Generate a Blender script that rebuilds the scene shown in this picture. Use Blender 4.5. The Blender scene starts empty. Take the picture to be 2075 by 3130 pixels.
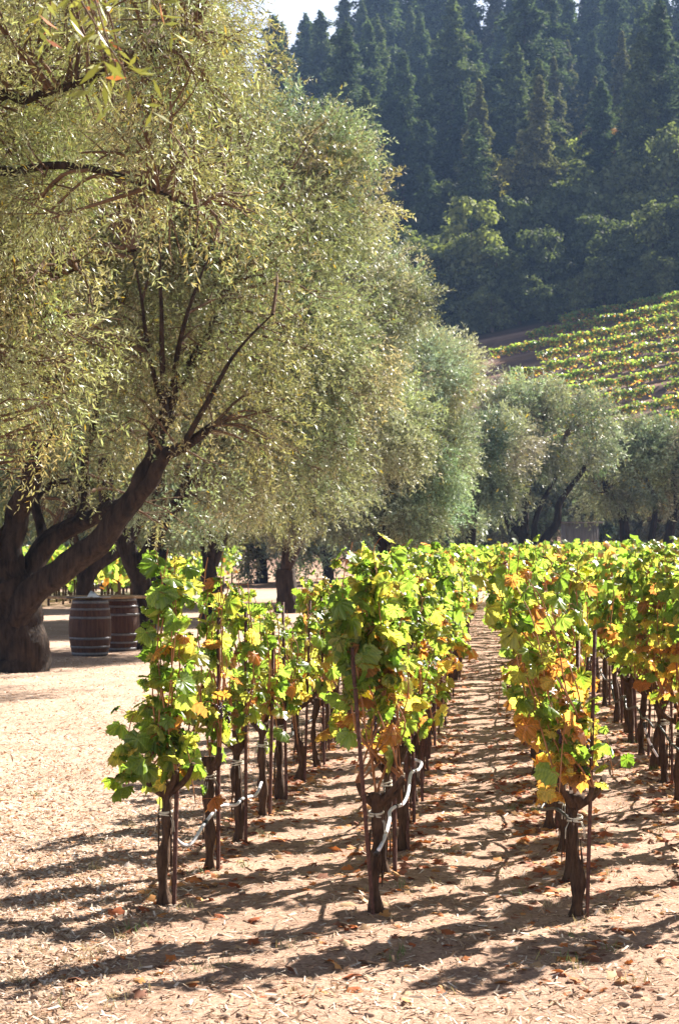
import bpy, math, random
import numpy as np
from mathutils import Vector, Matrix
R = math.radians
scene = bpy.context.scene
col = scene.collection
rng = np.random.default_rng(11)
random.seed(11)

# ------------------------------------------------------------ camera, sky, sun
CAM_H = 1.8
F = 65/36*3130; CX = 1037.5; HY = 1670.0          # photograph pixels
cam = bpy.data.cameras.new('camera'); cam_o = bpy.data.objects.new('camera', cam); col.objects.link(cam_o)
cam.sensor_fit = 'VERTICAL'; cam.sensor_height = 36; cam.sensor_width = 24; cam.lens = 65
cam.clip_start = 0.1; cam.clip_end = 3000
cam_o.location = (0, 0, CAM_H)
cam_o.rotation_euler = (R(90)+math.atan((HY-1565)/F), 0, 0)
cam.dof.use_dof = True; cam.dof.focus_distance = 10.5; cam.dof.aperture_fstop = 9.0
scene.camera = cam_o

SUN_EL, SUN_AZ = 37.0, 42.5                        # azimuth clockwise from +Y (view direction) towards +X
S = Vector((math.sin(R(SUN_AZ))*math.cos(R(SUN_EL)), math.cos(R(SUN_AZ))*math.cos(R(SUN_EL)), math.sin(R(SUN_EL))))
w = bpy.data.worlds.new("World"); scene.world = w; w.use_nodes = True
nt = w.node_tree; bg = nt.nodes['Background']
sky = nt.nodes.new('ShaderNodeTexSky'); sky.sky_type = 'NISHITA'; sky.sun_disc = False
sky.sun_elevation = R(SUN_EL); sky.sun_rotation = R(SUN_AZ); sky.air_density = .5; sky.dust_density = .5; sky.ozone_density = 1.0
hs_ = nt.nodes.new('ShaderNodeHueSaturation'); hs_.inputs['Saturation'].default_value = .45; nt.links.new(sky.outputs[0], hs_.inputs['Color'])
tcw = nt.nodes.new('ShaderNodeTexCoord'); spw = nt.nodes.new('ShaderNodeSeparateXYZ'); nt.links.new(tcw.outputs['Generated'], spw.inputs[0])
mrw = nt.nodes.new('ShaderNodeMapRange'); mrw.interpolation_type = 'SMOOTHSTEP'; nt.links.new(spw.outputs[2], mrw.inputs[0])   # bright milky haze low in the sky
for i_, v_ in ((1, .2), (2, .5), (3, 1.9), (4, .42)): mrw.inputs[i_].default_value = v_
vmw = nt.nodes.new('ShaderNodeVectorMath'); vmw.operation = 'SCALE'; nt.links.new(hs_.outputs[0], vmw.inputs[0]); nt.links.new(mrw.outputs[0], vmw.inputs['Scale'])
nt.links.new(vmw.outputs[0], bg.inputs[0]); bg.inputs[1].default_value = 0.05
sl = bpy.data.lights.new('sun', 'SUN'); sl.energy = 5.0; sl.angle = R(0.53); sl.color = (1, .93, .83)
so = bpy.data.objects.new('sun', sl); col.objects.link(so); so.rotation_euler = S.to_track_quat('Z', 'Y').to_euler(); so.location = S*60
vs = scene.view_settings; vs.view_transform = 'Standard'; vs.look = 'None'; vs.gamma = 1; vs.use_curve_mapping = False
vs.exposure = 1.98
scene.render.film_transparent = False
cy = scene.cycles
cy.max_bounces = 6; cy.diffuse_bounces = 3; cy.glossy_bounces = 2; cy.transmission_bounces = 4; cy.volume_bounces = 0; cy.transparent_max_bounces = 4
cy.caustics_reflective = False; cy.caustics_refractive = False

def W(px, py, Y):                                   # a photograph pixel at depth Y, in metres
    return np.array([(px-CX)/F*Y, Y, CAM_H+(HY-py)/F*Y])
def YG(py): return F*CAM_H/(py-HY)

# ------------------------------------------------------------ helpers
def tag(o, label=None, cat=None, group=None, kind=None):
    if label: o['label'] = label
    if cat: o['category'] = cat
    if group: o['group'] = group
    if kind: o['kind'] = kind
    return o
def empty(name, loc=(0, 0, 0)):
    o = bpy.data.objects.new(name, None); o.location = loc; o.empty_display_size = .2; col.objects.link(o); return o
def mesh_from(name, V, Fc, mats, C=None, UV=None, midx=None, smooth=False):
    """V (n,3); Fc = list of (m,k) int arrays."""
    me = bpy.data.meshes.new(name)
    V = np.asarray(V, np.float32)
    if not isinstance(Fc, list): Fc = [Fc]
    Fc = [np.asarray(f, np.int32) for f in Fc if len(f)]
    me.vertices.add(len(V)); me.vertices.foreach_set('co', V.ravel())
    li = np.concatenate([f.ravel() for f in Fc]); cnt = np.concatenate([np.full(len(f), f.shape[1]) for f in Fc])
    st = np.concatenate([[0], np.cumsum(cnt)[:-1]]).astype(np.int32)
    me.loops.add(len(li)); me.loops.foreach_set('vertex_index', li)
    me.polygons.add(len(cnt)); me.polygons.foreach_set('loop_start', st)
    if midx is not None: me.polygons.foreach_set('material_index', np.asarray(midx, np.int32))
    me.update(calc_edges=True)
    if smooth: me.polygons.foreach_set('use_smooth', np.ones(len(cnt), bool))
    if C is not None:
        a = me.color_attributes.new('Col', 'FLOAT_COLOR', 'POINT')
        c4 = np.ones((len(V), 4), np.float32); c4[:, :3] = C; a.data.foreach_set('color', c4.ravel())
    if UV is not None:
        u = me.uv_layers.new(name='UVMap'); u.data.foreach_set('uv', np.asarray(UV, np.float32)[li].ravel())
    for m in (mats if isinstance(mats, list) else [mats]): me.materials.append(m)
    return me
def link(name, me, parent=None, loc=None):
    o = bpy.data.objects.new(name, me); col.objects.link(o)
    if parent: o.parent = parent
    if loc is not None: o.location = loc
    return o
class Tubes:
    """collects polyline tubes into one mesh"""
    def __init__(s): s.V = []; s.Q = []; s.T = []; s.n = 0; s.C = []
    def add(s, pts, rad, sides=6, rough=0.0, c=(1, 1, 1), caps=True, seed=0, ridge=0):
        P = np.asarray(pts, float); n = len(P); rad = np.broadcast_to(np.asarray(rad, float), (n,))
        T = np.gradient(P, axis=0); T /= (np.linalg.norm(T, axis=1)[:, None]+1e-9)
        up = np.array([0, 0, 1.]) if abs(T[0][2]) < .9 else np.array([1., 0, 0])
        a = np.cross(T[0], up); a /= np.linalg.norm(a)
        ang = np.arange(sides)/sides*2*np.pi
        lr = np.random.default_rng(seed+s.n)
        rid = 1+ridge*np.sin(ang*3+lr.random()*6)+ridge*.7*np.sin(ang*5+lr.random()*6)
        out = np.zeros((n, sides, 3))
        nz = lr.normal(size=(n, sides))
        for i in range(1, n): nz[i] = .86*nz[i-1]+.5*nz[i]
        for i in range(n):
            a = a-T[i]*np.dot(a, T[i]); a /= np.linalg.norm(a)+1e-9; b = np.cross(T[i], a)
            rr = rad[i]*rid*(1+rough*nz[i])
            out[i] = P[i]+(np.cos(ang)*rr)[:, None]*a+(np.sin(ang)*rr)[:, None]*b
        s.V.append(out.reshape(-1, 3)); i = np.arange(n-1)[:, None]; j = np.arange(sides)[None, :]
        j2 = (j+1) % sides
        q = np.stack([i*sides+j, i*sides+j2, (i+1)*sides+j2, (i+1)*sides+j], -1).reshape(-1, 4)+s.n
        s.Q.append(q)
        if caps:
            for e, rv in ((0, 1), (n-1, 0)):
                base = s.n+e*sides; idx = [base+k for k in range(sides)]
                if rv: idx = idx[::-1]
                s.T += [(idx[0], idx[k], idx[k+1]) for k in range(1, sides-1)]
        s.C.append(np.tile(np.asarray(c, float), (n*sides, 1))); s.n += n*sides
    def raw(s, V, Q, c=(1, 1, 1)):
        s.V.append(V); s.Q.append(np.asarray(Q)+s.n); s.C.append(np.tile(np.asarray(c, float), (len(V), 1))); s.n += len(V)
    def mesh(s, name, mats, smooth=True):
        return mesh_from(name, np.concatenate(s.V), [np.concatenate(s.Q)]+([np.array(s.T)] if s.T else []), mats, C=np.concatenate(s.C), smooth=smooth)
def curve(pts, n):                                   # Catmull-Rom resampling
    P = np.asarray(pts, float); m = len(P)
    Q = np.vstack([2*P[0]-P[1], P, 2*P[-1]-P[-2]]); t = np.linspace(0, m-1-1e-6, n); i = t.astype(int); f = (t-i)[:, None]
    p0, p1, p2, p3 = Q[i], Q[i+1], Q[i+2], Q[i+3]
    return .5*((2*p1)+(-p0+p2)*f+(2*p0-5*p1+4*p2-p3)*f**2+(-p0+3*p1-3*p2+p3)*f**3)
def frames(N, T):
    """rotation matrices with local z along N and local y close to T"""
    N = N/np.linalg.norm(N, axis=1)[:, None]
    T = T-N*np.sum(T*N, 1)[:, None]; T /= np.linalg.norm(T, axis=1)[:, None]+1e-9
    X = np.cross(T, N); return np.stack([X, T, N], -1)
def scatter(tv, pos, rot, scl):
    scl = np.asarray(scl)
    if scl.ndim == 1: scl = scl[:, None]
    return (np.einsum('kij,nkj->nki' if False else 'nij,nkj->nki', rot, tv[None]*scl[:, None, :])+pos[:, None, :]).reshape(-1, 3)
def tile_faces(f, nv, k): return (f[None]+(np.arange(k)*nv)[:, None, None]).reshape(-1, f.shape[1])
def unit(v): return v/(np.linalg.norm(v, axis=-1)[..., None]+1e-9)

# ------------------------------------------------------------ materials
def newmat(name):
    m = bpy.data.materials.new(name); m.use_nodes = True; n = m.node_tree.nodes; l = m.node_tree.links
    return m, n, l, n['Principled BSDF'], n['Material Output']
def N(n, t, **k):
    x = n.new(t)
    for a, b in k.items(): setattr(x, a, b)
    return x
def ramp(n, l, fac, stops, interp='LINEAR'):
    r = N(n, 'ShaderNodeValToRGB'); r.color_ramp.interpolation = interp
    e = r.color_ramp.elements
    while len(e) < len(stops): e.new(.5)
    for i, (p, c) in enumerate(stops): e[i].position = p; e[i].color = (*c, 1)
    l.new(fac, r.inputs[0]); return r
def math_(n, l, op, a, b=None, clamp=False):
    m = N(n, 'ShaderNodeMath', operation=op, use_clamp=clamp)
    for i, v in enumerate((a, b)):
        if v is None: continue
        if isinstance(v, (int, float)): m.inputs[i].default_value = v
        else: l.new(v, m.inputs[i])
    return m.outputs[0]
def mul(n, l, a, b, fac=1.0, blend='MULTIPLY'):
    m = N(n, 'ShaderNodeMix', data_type='RGBA', blend_type=blend)
    m.inputs[0].default_value = fac
    for i, v in ((6, a), (7, b)):
        if isinstance(v, tuple): m.inputs[i].default_value = (*v, 1)
        else: l.new(v, m.inputs[i])
    return m.outputs[2]
def leaf_mat(name, trans=.45, tcol=(1.5, 1.6, .7), back=None, rough=.4, spec=.4, veins=False, scale=20):
    m, n, l, p, o = newmat(name)
    a = N(n, 'ShaderNodeVertexColor', layer_name='Col'); c = a.outputs[0]
    if veins:
        uv = N(n, 'ShaderNodeUVMap', uv_map='UVMap'); sp = N(n, 'ShaderNodeSeparateXYZ'); l.new(uv.outputs[0], sp.inputs[0])
        an = math_(n, l, 'ARCTAN2', sp.outputs[0], sp.outputs[1]); k = R(50)
        fr = math_(n, l, 'PINGPONG', math_(n, l, 'ABSOLUTE', an), k/2)
        x2 = N(n, 'ShaderNodeVectorMath', operation='LENGTH'); l.new(uv.outputs[0], x2.inputs[0])
        # pingpong is zero on each main vein
        fr2 = math_(n, l, 'PINGPONG', math_(n, l, 'ABSOLUTE', an), k)
        dd = math_(n, l, 'MINIMUM', fr2, math_(n, l, 'SUBTRACT', k, fr2))
        ds = math_(n, l, 'MULTIPLY', math_(n, l, 'SINE', dd), x2.outputs[1])
        vm = math_(n, l, 'LESS_THAN', ds, .018)
        wv = N(n, 'ShaderNodeTexWave'); wv.inputs['Scale'].default_value = 2.2; wv.inputs['Distortion'].default_value = 3
        l.new(uv.outputs[0], wv.inputs['Vector'])
        c = mul(n, l, c, ramp(n, l, wv.outputs[1], [(0, (.8, .84, .8)), (1, (1.1, 1.08, 1))]).outputs[0])
        mx = N(n, 'ShaderNodeMix', data_type='RGBA', blend_type='MULTIPLY'); l.new(vm, mx.inputs[0]); l.new(c, mx.inputs[6]); mx.inputs[7].default_value = (1.5, 1.35, 1.3, 1); c = mx.outputs[2]
    if back:
        g = N(n, 'ShaderNodeNewGeometry'); mx = N(n, 'ShaderNodeMix', data_type='RGBA', blend_type='MULTIPLY')
        l.new(g.outputs['Backfacing'], mx.inputs[0]); l.new(c, mx.inputs[6]); mx.inputs[7].default_value = (*back, 1); c2 = mx.outputs[2]
    else: c2 = c
    l.new(c2, p.inputs['Base Color']); p.inputs['Roughness'].default_value = rough; p.inputs['Specular IOR Level'].default_value = spec
    t = N(n, 'ShaderNodeBsdfTranslucent'); l.new(mul(n, l, c, tcol), t.inputs[0])
    mix = N(n, 'ShaderNodeMixShader'); mix.inputs[0].default_value = trans
    l.new(p.outputs[0], mix.inputs[1]); l.new(t.outputs[0], mix.inputs[2]); l.new(mix.outputs[0], o.inputs[0]); return m
def bark_mat(name, c1, c2, scale=12, rough=.9, bump=.5, stretch=.25, vcol=False, bdist=.02):
    m, n, l, p, o = newmat(name)
    tc = N(n, 'ShaderNodeTexCoord'); mp = N(n, 'ShaderNodeMapping'); mp.inputs['Scale'].default_value = (1, 1, stretch); l.new(tc.outputs['Object'], mp.inputs[0])
    no = N(n, 'ShaderNodeTexNoise'); no.inputs['Scale'].default_value = scale; no.inputs['Detail'].default_value = 6; no.inputs['Roughness'].default_value = .65; l.new(mp.outputs[0], no.inputs[0])
    r = ramp(n, l, no.outputs[0], [(.3, c1), (.7, c2)]); c = r.outputs[0]
    if vcol:
        a = N(n, 'ShaderNodeVertexColor', layer_name='Col'); c = mul(n, l, c, a.outputs[0])
    l.new(c, p.inputs['Base Color']); p.inputs['Roughness'].default_value = rough; p.inputs['Specular IOR Level'].default_value = .2
    b = N(n, 'ShaderNodeBump'); b.inputs['Strength'].default_value = bump; b.inputs['Distance'].default_value = bdist; l.new(no.outputs[0], b.inputs['Height']); l.new(b.outputs[0], p.inputs['Normal'])
    return m
def plain(name, c, rough=.6, metal=0, noise=.25, scale=30, bump=0):
    m, n, l, p, o = newmat(name)
    tc = N(n, 'ShaderNodeTexCoord'); no = N(n, 'ShaderNodeTexNoise'); no.inputs['Scale'].default_value = scale; no.inputs['Detail'].default_value = 5; l.new(tc.outputs['Object'], no.inputs[0])
    r = ramp(n, l, no.outputs[0], [(.3, tuple(x*(1-noise) for x in c)), (.7, tuple(min(1, x*(1+noise)) for x in c))])
    l.new(r.outputs[0], p.inputs['Base Color']); p.inputs['Roughness'].default_value = rough; p.inputs['Metallic'].default_value = metal
    if bump:
        b = N(n, 'ShaderNodeBump'); b.inputs['Strength'].default_value = bump; b.inputs['Distance'].default_value = .01; l.new(no.outputs[0], b.inputs['Height']); l.new(b.outputs[0], p.inputs['Normal'])
    return m
def vcol_mat(name, rough=.8, trans=0):
    m, n, l, p, o = newmat(name)
    a = N(n, 'ShaderNodeVertexColor', layer_name='Col'); l.new(a.outputs[0], p.inputs['Base Color']); p.inputs['Roughness'].default_value = rough; p.inputs['Specular IOR Level'].default_value = .25
    if trans:
        t = N(n, 'ShaderNodeBsdfTranslucent'); l.new(a.outputs[0], t.inputs[0]); mix = N(n, 'ShaderNodeMixShader'); mix.inputs[0].default_value = trans
        l.new(p.outputs[0], mix.inputs[1]); l.new(t.outputs[0], mix.inputs[2]); l.new(mix.outputs[0], o.inputs[0])
    return m
M_vine = leaf_mat('vine_leaf', trans=.66, tcol=(1.62, 1.62, .85), rough=.34, spec=.7, veins=True)
M_vinefar = leaf_mat('vine_leaf_far', trans=.66, tcol=(1.62, 1.62, .85), rough=.36, spec=.7)
M_olive = leaf_mat('olive_leaf', trans=.26, tcol=(1.22, 1.28, .8), back=(1.75, 1.8, 2.2), rough=.48, spec=.38)
M_fir = leaf_mat('conifer_needles', trans=.3, tcol=(1.2, 1.3, .8), rough=.8, spec=.08)
M_oak = leaf_mat('oak_leaf', trans=.38, tcol=(1.3, 1.4, .6), rough=.75, spec=.1)
M_vbark = bark_mat('vine_bark', (.022, .012, .008), (.13, .075, .045), scale=55, bump=1.0, stretch=.18)
M_cane = bark_mat('cane_bark', (.22, .085, .03), (.42, .2, .09), scale=25, rough=.6, bump=.2, vcol=True)
M_obark = bark_mat('olive_bark', (.006, .004, .003), (.062, .040, .028), scale=13, bump=1.0, bdist=.07, stretch=.22)
M_twig = bark_mat('olive_twig', (.06, .036, .022), (.18, .11, .065), scale=14, bump=.2)
M_fbark = bark_mat('conifer_bark', (.05, .035, .025), (.14, .11, .09), scale=2, bump=.5)
M_litter = vcol_mat('litter', .8, .15)
M_rust = plain('rusty_steel', (.10, .042, .028), .75, .3, .45, 60, .4)
M_hose = plain('hose_plastic', (.62, .62, .64), .4, 0, .15, 40)
M_black = plain('black_rubber', (.015, .014, .014), .5)
M_tie = plain('pale_tie_tape', (.5, .46, .36), .8, 0, .35, 50)
M_grape = plain('dried_grape', (.05, .02, .03), .5, 0, .5, 60)

# ------------------------------------------------------------ terrain
def sm(x): x = np.clip(x, 0, 1); return x*x*(3-2*x)
def height(X, Y):
    X = np.asarray(X, float); Y = np.asarray(Y, float)
    Z = np.interp(Y, [0, 118, 135, 150, 190, 197, 400, 430, 560], [0, 0, 5.0, 10.2, 24.8, 27.2, 96, 99, 96])
    tilt = np.interp(Y, [100, 140, 200, 400], [0, .2, .2, .075])
    Z = Z+tilt*np.clip(X-25, -90, 60)*sm((Y-112)/30)
    ph = (Y-145.)/4.2; fr = ph-np.floor(ph); bank = (np.where(fr < .35, fr/.35, 1)-fr)*.55*sm((Y-138)/5)*sm((191-Y)/4)
    Z = np.maximum(Z+bank, 0)
    return Z
def near_bumps(X, Y):
    r = np.random.default_rng(5); z = np.zeros_like(X)
    for k in range(26):
        f = 2.0*(1.22**k); a = r.random()*6.28; ph = r.random()*6.28
        z += .011/(1.13**k)*np.sin(f*(X*np.cos(a)+Y*np.sin(a))+ph+1.7*np.sin(f*.37*(Y*np.cos(a)-X*np.sin(a))+ph*2))
    return z*.55*np.clip((60-Y)/40, 0, 1)
xs = np.unique(np.concatenate([np.linspace(-420, -40, 30), np.linspace(-40, -6, 50), np.linspace(-6, -3, 30), np.arange(-3, 4, .035), np.linspace(4, 10, 60), np.linspace(10, 50, 50), np.linspace(50, 420, 30)]))
ys = np.unique(np.concatenate([np.linspace(-60, 3, 20), np.linspace(3, 6.8, 20), np.arange(6.8, 14, .035), np.linspace(14, 24, 120), np.linspace(24, 60, 80), np.linspace(60, 138, 50), np.arange(138, 194, .35), np.linspace(194, 200, 6), np.linspace(200, 620, 60)]))
GX, GY = np.meshgrid(xs, ys, indexing='ij')
def ground_z(X, Y): return height(X, Y)+near_bumps(np.asarray(X, float), np.asarray(Y, float))
GZ = ground_z(GX, GY)
i, j = np.meshgrid(np.arange(len(xs)-1), np.arange(len(ys)-1), indexing='ij'); n_ = len(ys)
gf = np.stack([i*n_+j, (i+1)*n_+j, (i+1)*n_+j+1, i*n_+j+1], -1).reshape(-1, 4)
# soil colour by place: tan vineyard dirt, paler mulch at left, gravel avenue, reddish terraces with painted shade on the banks, dark forest floor
gc = np.zeros(GX.shape+(3,)); gc[:] = (.415, .285, .215)
leftm = sm((-.9+.09*(GY-9)-GX)/.8)[..., None]*sm((60-GY)/10)[..., None]
gc = gc*(1-leftm)+np.array([.50, .37, .29])*leftm
av = (sm((GY-62)/2)*sm((76-GY)/2))[..., None]; gc = gc*(1-av)+np.array([.42, .37, .30])*av
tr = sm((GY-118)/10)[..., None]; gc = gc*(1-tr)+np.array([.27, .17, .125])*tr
fr_ = ((GY-145)/4.2) % 1; bank_shade = (np.exp(-((fr_-.2)/.16)**2)*sm((GY-140)/3))[..., None]; gc = gc*(1-.8*bank_shade)+np.array([.10, .065, .06])*.8*bank_shade  # dark bank stripes: shade below the vine rows, put into the soil colour
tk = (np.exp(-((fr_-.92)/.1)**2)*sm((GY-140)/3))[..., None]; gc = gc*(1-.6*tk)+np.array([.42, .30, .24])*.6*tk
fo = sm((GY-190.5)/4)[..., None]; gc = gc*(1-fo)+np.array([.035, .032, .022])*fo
M_ground, n, l, p, o = newmat('ground_soil')
a = N(n, 'ShaderNodeVertexColor', layer_name='Col'); tc = N(n, 'ShaderNodeTexCoord')
n1 = N(n, 'ShaderNodeTexNoise'); n1.inputs['Scale'].default_value = 1.3; n1.inputs['Detail'].default_value = 8; n1.inputs['Roughness'].default_value = .65; l.new(tc.outputs['Object'], n1.inputs[0])
n2 = N(n, 'ShaderNodeTexNoise'); n2.inputs['Scale'].default_value = 38; n2.inputs['Detail'].default_value = 6; n2.inputs['Roughness'].default_value = .75; l.new(tc.outputs['Object'], n2.inputs[0])
vo = N(n, 'ShaderNodeTexVoronoi'); vo.inputs['Scale'].default_value = 55; l.new(tc.outputs['Object'], vo.inputs[0])
c = mul(n, l, a.outputs[0], ramp(n, l, n1.outputs[0], [(.32, (.78, .75, .72)), (.68, (1.12, 1.12, 1.12))]).outputs[0])
c = mul(n, l, c, ramp(n, l, n2.outputs[0], [(.32, (.42, .36, .33)), (.47, (.95, .93, .92)), (.55, (1.05, 1.05, 1.05)), (.7, (1.5, 1.5, 1.48))]).outputs[0])
c = mul(n, l, c, ramp(n, l, vo.outputs[0], [(0, (1.2, 1.18, 1.12)), (.35, (1, 1, 1)), (.9, (.8, .78, .75))]).outputs[0])
l.new(c, p.inputs['Base Color']); p.inputs['Roughness'].default_value = .95; p.inputs['Specular IOR Level'].default_value = .1
b = N(n, 'ShaderNodeBump'); b.inputs['Strength'].default_value = .9; b.inputs['Distance'].default_value = .012; l.new(n2.outputs[0], b.inputs['Height'])
l.new(b.outputs[0], p.inputs['Normal'])
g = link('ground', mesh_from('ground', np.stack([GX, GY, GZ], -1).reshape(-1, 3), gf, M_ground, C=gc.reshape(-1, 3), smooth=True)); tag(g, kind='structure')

# ------------------------------------------------------------ ground litter
def inframe(X, Y, m=.1): return np.abs(X) < (CX/F+m*.2)*Y+m
def litter(name, count, ysamp, kindf, tmpl, faces, label, cat, size, palette, seed, xlim=None, flat=.35, dens=None):
    r = np.random.default_rng(seed)
    Y = ysamp(r, count); X = (r.random(count)*2-1)*(.2*Y+.3)
    keep = kindf(X, Y, r); X, Y = X[keep], Y[keep]; k = len(X)
    nrm = unit(np.stack([r.normal(0, flat, k), r.normal(0, flat, k), np.ones(k)], -1)); an = r.random(k)*6.283
    t = np.stack([np.cos(an), np.sin(an), r.normal(0, .2, k)], -1)
    s = size[0]+(size[1]-size[0])*r.random(k)**2; s3 = np.stack([s*(.6+.7*r.random(k)), s, s], -1)
    V = scatter(tmpl, np.stack([X, Y, ground_z(X, Y)+.004+.25*s*r.random(k)*.5], -1), frames(nrm, t), s3)
    pal = np.array(palette); c = pal[r.integers(0, len(pal), k)]*(.75+.5*r.random((k, 1)))
    me = mesh_from(name, V, tile_faces(faces, len(tmpl), k), M_litter, C=np.repeat(c, len(tmpl), 0))
    return tag(link(name, me), label, cat, kind='stuff')
chip = np.array([[-.16, -1, 0], [.12, -.9, .05], [.2, .9, .02], [-.1, 1, .08]])*np.array([1, 1, 1]); chf = np.array([[0, 1, 2, 3]])
def ydist(lo, hi, pw): return lambda r, k: 1/((1/hi)+(1/lo-1/hi)*r.random(k)**pw)
def rowx(row, Y):
    return {'L': -.883+.102*(Y-9.4), 'C': .179+.083*(Y-9.08)}.get(row) if isinstance(row, str) else 1.149+.93*row+.078*(Y-9.06)
litter('wood_chips', 90000, ydist(6.8, 30, 1.0), lambda X, Y, r: r.random(len(X)) < np.where(X < rowx('L', Y)+.1, 1, .33), chip, chf,
       'pale wood chips and straw scattered over the bare soil', 'wood chips', (.007, .034),
       [(.62, .5, .38), (.5, .38, .27), (.36, .24, .15), (.7, .6, .5), (.45, .28, .17), (.2, .12, .07)], 21)
# ------------------------------------------------------------ leaf templates
def grape_leaf(detail):
    if detail == 2:
        ang, rad = [], []
        # radius about the petiole junction, angle from the tip
        keys = [(0, 1.0), (14, .80), (24, .76), (36, .82), (52, .95), (64, .82), (78, .72), (92, .74), (108, .70), (124, .60), (142, .56), (158, .44), (168, .18)]
        A = np.radians([k[0] for k in keys]); K = [k[1] for k in keys]
        full = np.linspace(0, np.radians(168), 19); rr = np.interp(full, A, K)
        rr = rr*np.where(np.arange(19) % 2 == 0, 1.05, .93)
        angs = np.concatenate([-full[::-1], full[1:]]); rs = np.concatenate([rr[::-1], rr[1:]])
        outer = np.stack([np.sin(angs)*rs, np.cos(angs)*rs, 0*rs], -1)
        inner = outer*.5
        V = np.vstack([[[0, 0, 0]], inner, outer]); m = len(outer)
        f = [(0, 1+k, 2+k) for k in range(m-1)]
        q = [(1+k, 1+m+k, 2+m+k, 2+k) for k in range(m-1)]
        r = np.hypot(V[:, 0], V[:, 1]); th = np.arctan2(V[:, 0], V[:, 1])
        V[:, 2] = -.28*r**2+.09*np.cos(th*7.2)*r-.12*np.abs(V[:, 0])
        return V*np.array([.62, .62, .62]), np.array(f), np.array(q)
    pts = {1: [(0, .62), (.2, .35), (.52, .38), (.36, .02), (.42, -.28), (.1, -.3), (0, 0), (-.1, -.3), (-.42, -.28), (-.36, .02), (-.52, .38), (-.2, .35)],
           0: [(0, .6), (.48, .25), (.34, -.3), (-.34, -.3), (-.48, .25)]}[detail]
    V = np.array([(x, y, -.25*(x*x+y*y)-.15*abs(x)) for x, y in pts])
    m = len(V)
    if detail == 1:
        f = np.array([(6, 5, 4), (6, 4, 3), (6, 3, 2), (6, 2, 1), (6, 1, 0), (6, 0, 11), (6, 11, 10), (6, 10, 9), (6, 9, 8), (6, 8, 7)])
        return V, f, None
    return V, np.array([(0, 4, 3), (0, 3, 2), (0, 2, 1)]), None
GL = {d: grape_leaf(d) for d in (0, 1, 2)}
def leaf_colours(r, k, h, autumn=.5):
    """h: 0 low .. 1 top; returned are leaf base colours"""
    g1 = np.array([.085, .155, .022]); g2 = np.array([.25, .36, .10]); ye = np.array([.50, .42, .13]); og = np.array([.50, .25, .09]); br = np.array([.30, .13, .06])
    t = r.random((k, 1)); c = g1*(1-t)+g2*t
    u = r.random(k); a = autumn*(1.15-.95*h)
    c = np.where((u < a*.50)[:, None], ye*(.7+.5*t), c)
    c = np.where((u < a*.32)[:, None], og*(.7+.5*t), c)
    c = np.where((u < a*.10)[:, None], br*(.7+.5*t), c)
    mid = (u > a*.5) & (u < a*.5+.13)
    c = np.where(mid[:, None], (g2+ye)/2*(.8+.3*t), c)
    return c
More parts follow.
